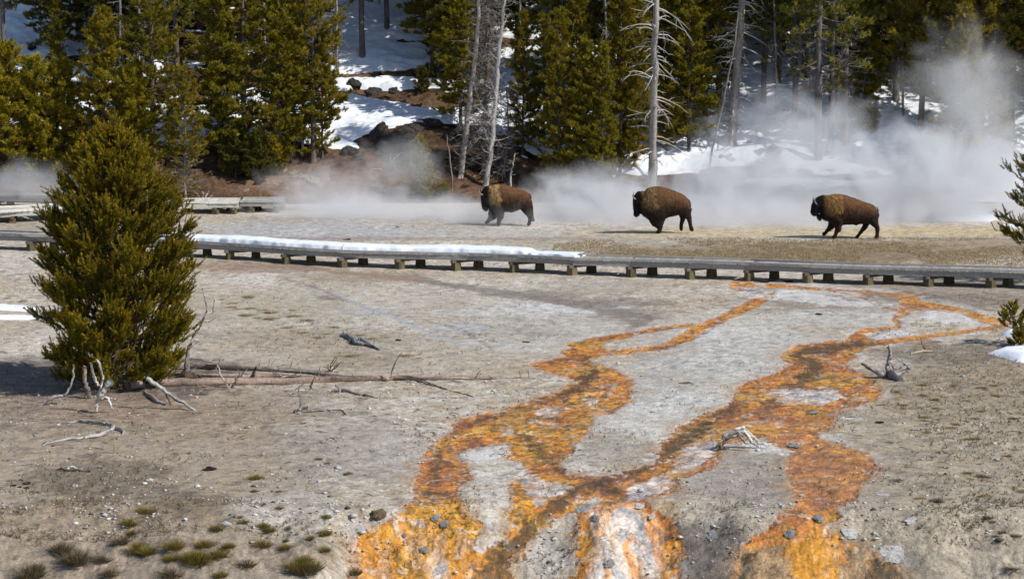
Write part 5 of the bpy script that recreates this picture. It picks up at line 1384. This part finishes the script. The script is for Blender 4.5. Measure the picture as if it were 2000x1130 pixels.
hill_rocks = [(25,78,.5,.3),(60,92,.7,.25),(55,125,.9,.45),(95,120,.6,.5),(20,137,.4,.2),(130,150,1.2,.4),(60,160,1.5,.3),(680,298,.7,.4),(698,310,.5,.25),(740,262,1.0,.45),(715,240,.8,.3),(760,283,1.4,.5),
 (790,262,1.0,.5),(812,250,.9,.35),(835,240,1.3,.35),(870,232,1.0,.4),(800,160,.35,.25),(690,165,.8,.55),(730,180,.9,.3),(760,130,.3,.2),(770,175,.5,.2),(845,222,.8,.25),(650,165,.6,.5),(1065,80,.9,.35),(1100,215,.4,.25),
 (1665,160,.45,.3),(1640,165,.25,.18),(1485,300,.5,.45),(1462,285,.6,.5),(1615,290,.4,.25),(1470,215,.3,.3),(1420,312,.8,.45),(1335,262,.3,.2),(1980,285,.5,.3),(1560,348,1.6,.3),(1700,340,.7,.3),(1180,300,.5,.2),(1210,215,.4,.3)]
for (u, v, sx, sz) in hill_rocks:
    rock(u, v, sx * .62, sz * .75, 'dark rock breaking through the snow and soil of the wooded slope', group='dark rocks on the wooded slope')
BR = [rock_mesh(s, .5, (.26, .20, .15)) for s in (11, 12, 13)]
for (u, v, sx) in [(556,333,.22),(572,338,.25),(590,345,.3),(610,352,.35),(625,360,.22),(575,345,.2),(640,350,.15),(540,360,.2),(560,368,.15),(480,372,.18),(520,355,.2),(700,372,.2),(655,380,.22)]:
    rock(u, v, sx, sx * .5, 'grey-brown slab of rock on the bare brown bank', me=random.choice(BR), group='slabs on the brown bank')
DG = rock_mesh(21, .6, (.022, .018, .016)); BN = rock_mesh(22, .7, (.13, .095, .06)); WH = [rock_mesh(s, .35, (.52, .50, .47)) for s in (31, 32, 33)]; GR = [rock_mesh(s, .5, (.27, .27, .27)) for s in (34, 35)]
rock(408, 917, .15, .08, 'black clod of dung on the open sand at the lower left', 'dung_clod', 'dung clod', DG)
for (u, v, s) in [(52,944,.09),(27,948,.06),(41,937,.05),(52,953,.06),(38,951,.05)]:
    rock(u, v, s, s * .6, 'black dung pellet in the small cluster near the left edge', 'dung_clod', 'dung clod', DG, 'cluster of dung by the left edge')
rock(738, 1006, .18, .12, 'rounded brown rock beside the left rim of the orange stream', me=BN)
rock(1338, 749, .19, .05, 'low dark grassy lump on the pale crust between the two streams', me=BN)
rock(1718, 825, .13, .05, 'small dark mound right of the orange stream', me=DG)
rock(1599, 614, .12, .05, 'small dark clod on the pale crust below the boardwalk', 'dung_clod', 'dung clod', DG)
rock(678, 468, .16, .06, 'dark flat stone just behind the snow on the front boardwalk', me=DG)
rock(777, 444, .15, .08, 'small grey stone on the flat left of the leading bison', me=GR[0])
rock(778, 665, .09, .06, 'small dark stone right of the knotted driftwood', me=DG)
rock(1027, 668, .16, .04, 'flat brown clod on the crust left of the upper orange stream', me=BN)
rock(676, 927, .07, .05, 'tiny orange-brown stone on the grey crust left of the orange stream', me=BN)
rock(1168, 309 + 190, .08, .08, 'dark tuft-like stone behind the boardwalk right of the snow bank end', me=DG)
rock(1494, 550, .35, .07, 'dark rubble heap under the boardwalk where the orange streams emerge', me=DG)
rock(1540, 550, .25, .04, 'second dark rubble heap under the boardwalk, right of the first', me=DG)
rock(828, 1074, .09, .06, 'grey stone with a dark cap in the middle of the lower left orange lobe', me=GR[0])
rock(790, 1044, .05, .04, 'tiny pale stone on the upper part of the lower left orange lobe', me=GR[1])
rock(850, 1010, .10, .04, 'grey slab on the crest of the lower left orange lobe', me=GR[0]); rock(868, 1022, .10, .04, 'darker grey slab just below the crest of the lower left orange lobe', me=GR[1])
rock(1660, 1042, .15, .06, 'large pale flat stone beside the lower right orange flow', me=WH[0]); rock(1600, 1012, .12, .05, 'grey stone splitting the lower right orange flow', me=GR[0])
rock(1543, 1043, .12, .09, 'dark grey stone at the left rim of the lower right orange flow', me=GR[1]); rock(1780, 1016, .14, .05, 'white flat stone on the tan slope right of the lower flow', me=WH[1])
rock(1724, 966, .12, .05, 'broken white slab right of the brown-orange fan', me=WH[2]); rock(1730, 928, .1, .04, 'white slab at the right rim of the brown-orange fan', me=WH[0])
rock(1550, 870, .15, .04, 'grey slab on the orange mats below the bleached arched stump', me=GR[0]); rock(1537, 882, .15, .04, 'smooth pale stone on the mats right of the bleached arched stump', me=WH[1])
rock(1588, 805, .16, .04, 'grey slab in the upper orange fan of the right stream', me=GR[1]); rock(1273, 1008, .08, .05, 'rounded white stone at the right of the peach coloured strand', me=WH[2])
rock(1190, 1100, .12, .06, 'grey rock between the two lower peach strands', me=GR[1]); rock(1162, 1010, .09, .04, 'grey flat rock above the lower left peach strand', me=GR[0]); rock(1250, 988, .1, .03, 'small pale slab on the right shoulder of the peach strand', me=WH[0])
rock(1566, 967, .06, .07, 'small pale upright stone at the left rim of the brown-orange fan', me=WH[1]); rock(1664, 690, .05, .05, 'small white stone at the right rim of the upper orange pool', me=WH[1])
rock(1740, 1080, .26, .04, 'long pale ledge stone at the foot of the right flow', me=WH[0]); rock(1390, 1044, .15, .04, 'dark grey ledge stone left of the right flow', me=GR[1])

def tussock_mesh(seed, col, n=420):
    R = np.random.default_rng(seed); V, cs = [], []
    for i in range(n):
        a = R.uniform(0, 6.28); r = math.sqrt(R.random()) * .8
        b = np.array([math.cos(a) * r, math.sin(a) * r, .0]); d = np.array([math.cos(a) * r * 1.1 + R.normal(0, .3), math.sin(a) * r * 1.1 + R.normal(0, .3), 1.0 * (1.05 - r * .6)]); d *= R.uniform(.6, .9)
        sd = np.array([-math.sin(a + R.normal(0, 1)), math.cos(a), 0]) * .035
        tip = b + d + np.array([math.cos(a), math.sin(a), -.35]) * .35 * R.random()
        V += [b - sd, b + sd, tip]; k = col * R.uniform(.55, 1.5); cs += [k * .8, k * .8, k]
    return mesh_np('grass_tuft', np.array(V), np.arange(len(V)).reshape(-1, 3), mat=M_grass, col=np.clip(cs, .01, .6))
TU = [tussock_mesh(s, c) for s, c in ((1, np.array([.22, .17, .035])), (2, np.array([.30, .22, .07])), (3, np.array([.19, .145, .08])), (4, np.array([.28, .18, .045])))]
def tuft(u, v, s, lab, grp, k=None, h=.8):
    p = gp(u, v); s *= 1.15; o = link('grass_tuft', TU[k if k is not None else random.randrange(4)], None, (p.x, p.y, p.z - .015), random.uniform(0, 6.28), (s, s, s * h * 1.25))
    return tag(o, lab, 'grass tuft', grp)
random.seed(9)
for (u, v, s, k) in [(285,1000,.13,1),(253,1024,.13,0),(258,1041,.08,0),(425,1033,.10,0),(447,1067,.09,0),(400,1066,.13,0),(380,1092,.17,0),(340,1070,.15,0),(335,1092,.11,0),(432,1085,.14,0),(475,1020,.07,0),(515,1028,.09,0),(527,1036,.10,0),
   (512,1066,.13,0),(558,1070,.09,0),(560,1055,.05,0),(606,1051,.07,0),(635,1043,.10,0),(633,1075,.09,0),(270,1078,.16,0),(290,1080,.13,0),(270,1065,.08,0),(200,1095,.12,2),(150,1095,.2,2),(130,1080,.12,2),(580,1112,.18,0),(610,1110,.16,0),(595,1094,.12,0),(480,1105,.13,2),(430,1125,.1,0),(215,1122,.12,2),(70,1112,.12,2),(565,1030,.05,3),(600,1118,.19,2),(150,1100,.18,2),(385,1098,.2,0),(120,1075,.16,2),(60,1125,.2,2),(335,1125,.16,2),(690,1120,.12,2),(235,1060,.12,2),(637,1010,.07,0),(545,992,.06,3),(500,935,.10,0),(470,1010,.05,0),(680,925,.06,3),(640,905,.05,3),(622,897,.06,3),(496,960,.06,2),(545,960,.05,3)]:
    tuft(u, v, s * 1.15, 'olive grass tuft on the tan slope at the lower left, left of the orange lobe', 'grass tufts on the lower left slope', k, 1.15)
for i in range(95):
    u = random.uniform(1790, 2010) if random.random() < .75 else random.uniform(1730, 1850); v = random.uniform(745, 1110)
    if v > 980 and u < 1900: continue
    tuft(u, v, random.uniform(.05, .115), 'small olive-brown grass tuft on the tan ground right of the orange streams', 'grass tufts on the right-hand ground', random.choice([0, 0, 2, 3]), .6)
for (u, v) in [(430,585),(455,592),(485,580),(465,604),(492,602),(512,605),(540,600),(528,610),(570,606),(575,618),(530,622),(505,620),(482,616),(450,600),(600,625),(650,640),(640,652),(620,660),(700,655),(725,662),(755,660),(690,695),(675,700),(795,695),(590,650),(560,640),(15,582),(30,578),(48,588),(22,590)]:
    tuft(u, v, random.uniform(.10, .19), 'low golden grass tuft on the pale ground between the bushy pine and the boardwalk', 'golden tufts on the middle ground', random.choice([1, 3]), .35)

# dry grass of the brown strip behind the boardwalk, and litter under foot
def scatter_stuff():
    R = np.random.default_rng(17)
    n = 26000
    U = R.uniform(1080, 2080, n); t = R.random(n); Yg = 88 + t * 9.5
    X = (U - 1000) / F * Yg; q = fbm(X * .35, Yg * .5, 88, 3) + .5 * sst(1100, 1350, U) - .25 * sst(93, 98, Yg)
    # keep behind the walk
    yw = np.interp(X, [p[0] for p in path], [p[1] for p in path]) + 1.7
    k = (q > .05) & (Yg > yw); X, Yg = X[k], Yg[k]; n = len(X); Z = ground_z(X, Yg)
    V, c = tufts(np.stack([X, Yg, Z], 1), np.tile([0, 0, 1.0], (n, 1)), R.uniform(.035, .075, n), 4, .008, np.array([.36, .27, .14]) * R.uniform(.6, 1.4, (n, 1)), .7, R)
    tag(link('dry_grass', mesh_np('dry_grass', V, np.arange(len(V)).reshape(-1, 3), mat=M_grass, col=np.clip(c, .01, .7))), 'short brown dry grass on the flat behind the boardwalk', kind='stuff')
    # sparse dead grass on tan areas
    n = 42000
    U = R.uniform(-60, 2060, n); Vv = 560 + 580 * R.random(n)
    Yg = F * HC / (Vv + 45) * 1.0; Yg = np.where(Vv > 1030, 46.1 + (1140 - Vv) / 110 * 1.9, Yg)
    X = (U - 1000) / F * Yg; Z = ground_z(X, Yg); Up, Vp = project(X, Yg, Z)
    den = .9 * np.exp(-(((Up - 210) / 170) ** 2 + ((Vp - 935) / 50) ** 2)) + .8 * np.exp(-(((Up - 250) / 300) ** 2 + ((Vp - 1080) / 60) ** 2)) + .7 * np.exp(-(((Up - 1930) / 180) ** 2 + ((Vp - 800) / 170) ** 2)) + .45 * np.exp(-(((Up - 640) / 200) ** 2 + ((Vp - 660) / 40) ** 2)) + .7 * np.exp(-(((Up - 150) / 250) ** 2 + ((Vp - 750) / 45) ** 2)) + .6 * np.exp(-(((Up - 1850) / 200) ** 2 + ((Vp - 700) / 30) ** 2))
    den = den + .9 * sst(1030, 1090, Vp) * sst(720, 600, Up) + .35 * sst(1700, 1800, Up) * sst(700, 760, Vp)
    den = den + .6 * fbm(X * .9, Yg * .9, 89, 3) - .1
    k = R.random(n) < den * .8; X, Yg, Z = X[k], Yg[k], Z[k]; n = len(X)
    V, c = tufts(np.stack([X, Yg, Z], 1), np.tile([0, 0, 1.0], (n, 1)), R.uniform(.035, .085, n) * (1 + .4 * sst(48, 46.5, Yg)), 7, .007, np.array([.19, .145, .075]) * R.uniform(.5, 1.5, (n, 1)), 1.1, R)
    tag(link('dead_grass', mesh_np('dead_grass', V, np.arange(len(V)).reshape(-1, 3), mat=M_grass, col=np.clip(c, .01, .7))), 'thin dead grass and moss scattered over the tan foreground', kind='stuff')
    # chips of sinter
    n = 9000
    U = R.uniform(-60, 2060, n); Vv = 700 + 440 * R.random(n) ** .8
    Yg = F * HC / (Vv + 45); Yg = np.where(Vv > 1040, 46.2 + (1140 - Vv) / 100 * 1.6, Yg)
    X = (U - 1000) / F * Yg; Z = ground_z(X, Yg)
    Up, Vp = project(X, Yg, Z)
    on = np.minimum(np.minimum(masked(poly_sd, Up, Vp, LEFT_CH), masked(poly_sd, Up, Vp, RIGHT_CH)), masked(poly_sd, Up, Vp, PEACHY)) < 4
    k = ((fbm(X * 1.2, Yg * 1.2, 90, 3) + .3 * R.normal(0, 1, n)) > .12) & (~on | (R.random(n) < .12)); X, Yg, Z = X[k], Yg[k], Z[k]; n = len(X)
    oc = np.array([(1, 0, 0), (-1, 0, 0), (0, 1, 0), (0, -1, 0), (0, 0, .55), (0, 0, -.4), (.7, .7, .2), (-.6, .7, .1)], float)
    tri = np.array([(0, 6, 4), (6, 2, 4), (2, 7, 4), (7, 1, 4), (1, 3, 4), (3, 0, 4), (6, 0, 5), (2, 6, 5), (7, 2, 5), (1, 7, 5), (3, 1, 5), (0, 3, 5)])
    s = R.lognormal(-3.9, .55, n)[:, None, None]
    ang = R.uniform(0, 6.28, n); ca, sa = np.cos(ang), np.sin(ang)
    v = oc[None] * R.uniform(.5, 1.4, (n, 8, 1)) * s
    vx = v[..., 0] * ca[:, None] - v[..., 1] * sa[:, None]; vy = v[..., 0] * sa[:, None] + v[..., 1] * ca[:, None]
    VV = np.stack([vx + X[:, None], vy + Yg[:, None], v[..., 2] + Z[:, None] + .006], -1).reshape(-1, 3)
    FF = (tri[None] + (np.arange(n) * 8)[:, None, None]).reshape(-1, 3)
    pal = np.array([(.6, .575, .53), (.45, .42, .38), (.10, .075, .055), (.52, .50, .48)])
    cc = np.repeat(pal[R.choice(4, n, p=[.4, .22, .16, .22])] * R.uniform(.8, 1.15, (n, 1)), 8, 0)
    tag(link('gravel', mesh_np('gravel', VV, FF, mat=M_rock, col=cc)), 'pale sinter chips and crumbs scattered over the ground', kind='stuff')
    # twigs
    mb = MB()
    for i in range(420):
        u = random.uniform(-20, 1150) if random.random() < .8 else random.uniform(1650, 2010); v = random.uniform(745, 900) if random.random() < .6 else random.uniform(620, 1120)
        y = F * HC / (v + 45)
        if y < 48: continue
        x = (u - 1000) / F * y; z = gz(x, y) + .008; a = random.uniform(0, 6.28); l = random.uniform(.04, .2)
        d = Vector((math.cos(a), math.sin(a) , 0)) * l; p = Vector((x, y, z))
        mb.tube([p - d, p + Vector((0, 0, .012)), p + d], [.006, .008, .003], 4, np.array(random.choice([(.09, .065, .05), (.2, .15, .11), (.35, .32, .28)])))
    tag(mb.build('twig_litter', M_wood), 'fine broken twigs littering the ground around the logs', kind='stuff')
scatter_stuff()

# ------------------------------------------------------------------ steam
def steam(label, c, r, dens, scale, seed, thresh=.5, gain=3.0, hfall=1.0, lift=0.0, soft=.9):
    """a bank of steam: a closed shell filled with an uneven scattering volume"""
    V, Fs = [], []; nu, nv = 24, 13
    for j in range(nv):
        th = math.pi * j / (nv - 1)
        for i in range(nu):
            ph = 2 * math.pi * i / nu
            V.append((math.sin(th) * math.cos(ph) * r[0], math.sin(th) * math.sin(ph) * r[1], math.cos(th) * r[2]))
    for j in range(nv - 1):
        for i in range(nu): Fs.append((j * nu + i, (j + 1) * nu + i, (j + 1) * nu + (i + 1) % nu, j * nu + (i + 1) % nu))
    m = bpy.data.materials.new('steam_volume'); m.use_nodes = True; nt = m.node_tree; nt.nodes.clear(); L = nt.links
    out = N(nt, 'ShaderNodeOutputMaterial'); pv = N(nt, 'ShaderNodeVolumePrincipled')
    pv.inputs['Color'].default_value = (.97, .98, 1.0, 1); pv.inputs['Anisotropy'].default_value = 0.0
    L.new(pv.outputs[0], out.inputs['Volume'])
    tc = N(nt, 'ShaderNodeTexCoord')
    sc_ = N(nt, 'ShaderNodeVectorMath', operation='MULTIPLY'); L.new(tc.outputs['Object'], sc_.inputs[0]); sc_.inputs[1].default_value = (1 / r[0], 1 / r[1], 1 / r[2])
    ln = N(nt, 'ShaderNodeVectorMath', operation='LENGTH'); L.new(sc_.outputs[0], ln.inputs[0])
    fall = N(nt, 'ShaderNodeMapRange'); fall.inputs[1].default_value = 1.0; fall.inputs[2].default_value = 1.0 - soft; fall.inputs[3].default_value = 0; fall.inputs[4].default_value = 1
    L.new(ln.outputs['Value'], fall.inputs[0])
    ad = N(nt, 'ShaderNodeVectorMath', operation='ADD'); L.new(tc.outputs['Object'], ad.inputs[0]); ad.inputs[1].default_value = (seed * 13.7, seed * 3.1, seed * 7.7)
    st = N(nt, 'ShaderNodeVectorMath', operation='MULTIPLY'); L.new(ad.outputs[0], st.inputs[0]); st.inputs[1].default_value = (1, .6, .9)
    nz = N(nt, 'ShaderNodeTexNoise', Scale=scale, Detail=5.0, Roughness=.6, Distortion=1.1); L.new(st.outputs[0], nz.inputs['Vector'])
    # density = gain * (noise - thresh + fall*k)
    f2 = N(nt, 'ShaderNodeMath', operation='MULTIPLY_ADD'); L.new(fall.outputs[0], f2.inputs[0]); f2.inputs[1].default_value = .45; f2.inputs[2].default_value = -thresh - .10
    s = N(nt, 'ShaderNodeMath', operation='ADD'); L.new(nz.outputs[0], s.inputs[0]); L.new(f2.outputs[0], s.inputs[1])
    g = N(nt, 'ShaderNodeMath', operation='MULTIPLY'); g.use_clamp = True; L.new(s.outputs[0], g.inputs[0]); g.inputs[1].default_value = gain
    g2 = N(nt, 'ShaderNodeMath', operation='MULTIPLY'); L.new(g.outputs[0], g2.inputs[0]); L.new(fall.outputs[0], g2.inputs[1])
    g3 = N(nt, 'ShaderNodeMath', operation='MULTIPLY'); L.new(g2.outputs[0], g3.inputs[0]); g3.inputs[1].default_value = dens
    L.new(g3.outputs[0], pv.inputs['Density'])
    o = link('steam', mesh_np('steam', V, Fs, mat=m, smooth=True), None, c)
    tag(o, label, 'steam', 'steam drifting off the hot springs', 'stuff')
    return o
def sc_at(u, v, y): return pxd(u, v, y)
steam('thick white steam bank behind the rearmost bison', sc_at(1790,372,106), (8.0,4.5,4.6), .95, .45, 1, gain=5)
steam('steam bank between the middle and rearmost bison', sc_at(1460,385,106.5), (6.2,4,3.6), .9, .55, 2, gain=5)
steam('low rolling steam along the ground at the foot of the slope', sc_at(1500,424,104.6), (14.5,5.6,1.5), .8, .6, 12, gain=4, thresh=.42)
steam('low steam between the leading and middle bison', sc_at(1160,402,106), (5.2,3.5,2.3), 1.1, .65, 3, gain=5)
steam('low steam around the leading bison', sc_at(960,424,103.9), (4.8,3.2,1.35), .6, .7, 4, gain=4)
steam('pale low steam on the flat left of the leading bison', sc_at(720,418,106), (7.0,4,1.8), .8, .6, 5, gain=4)
steam('thin steam rising before the brown bank', sc_at(640,375,109.5), (5.0,2.2,2.1), .5, .6, 6, gain=4)
steam('steam plume climbing through the trees at the upper right', sc_at(1890,190,111), (4.6,3.5,5.0), .34, .42, 7, thresh=.53, gain=4)
steam('thin steam drifting across the far left boardwalk', sc_at(40,365,110), (4.6,2.5,1.7), .4, .65, 8, gain=4)
steam('faint steam rising in front of the dead shrub', sc_at(770,325,110), (3.2,2,2.0), .42, .7, 9, gain=4)
steam('steam wisp rising above the steam bank right of the second snag', sc_at(1560,275,109), (5.5,2.8,3.4), .55, .55, 10, gain=5)
steam('steam haze at the right edge above the snow patch', sc_at(1960,330,108), (3.6,3,3.4), .6, .5, 11, gain=4)

# ------------------------------------------------------------------ light, world, camera
AZ = math.radians(116); EL = math.radians(43)      # sun from the right, a little in front of the camera plane
sd = Vector((math.sin(AZ) * math.cos(EL), math.cos(AZ) * math.cos(EL), math.sin(EL)))
sun = bpy.data.lights.new('sun', 'SUN'); sun.energy = 4.4; sun.angle = math.radians(.5); sun.color = (1.0, .945, .86)
so = bpy.data.objects.new('sun', sun); C.objects.link(so); so.rotation_euler = sd.to_track_quat('Z', 'Y').to_euler()
w = bpy.data.worlds.new('World'); bpy.context.scene.world = w; w.use_nodes = True
nt = w.node_tree; sky = nt.nodes.new('ShaderNodeTexSky'); sky.sky_type = 'NISHITA'; sky.sun_disc = False
sky.sun_elevation = EL; sky.sun_rotation = AZ; sky.altitude = 2200
nt.links.new(sky.outputs[0], nt.nodes['Background'].inputs[0]); nt.nodes['Background'].inputs[1].default_value = .13

cam = bpy.data.cameras.new('camera'); cam.lens = 85; cam.sensor_width = 36; cam.clip_end = 2000; cam.clip_start = .5
co_ = bpy.data.objects.new('camera', cam); C.objects.link(co_); co_.location = (0, 0, HC); co_.rotation_euler = (math.pi / 2 - PIT, 0, 0)
S_ = bpy.context.scene; S_.camera = co_
S_.view_settings.view_transform = 'Standard'; S_.view_settings.look = 'None'; S_.view_settings.exposure = 0.1; S_.view_settings.gamma = 1
S_.render.engine = 'CYCLES'
cy = S_.cycles; cy.max_bounces = 5; cy.diffuse_bounces = 3; cy.glossy_bounces = 2; cy.transmission_bounces = 2; cy.volume_bounces = 2; cy.transparent_max_bounces = 6
cy.volume_step_rate = 1.5; cy.volume_max_steps = 96; cy.use_denoising = True
try: cy.denoiser = 'OPENIMAGEDENOISE'
except Exception: pass
cy.sample_clamp_indirect = 6
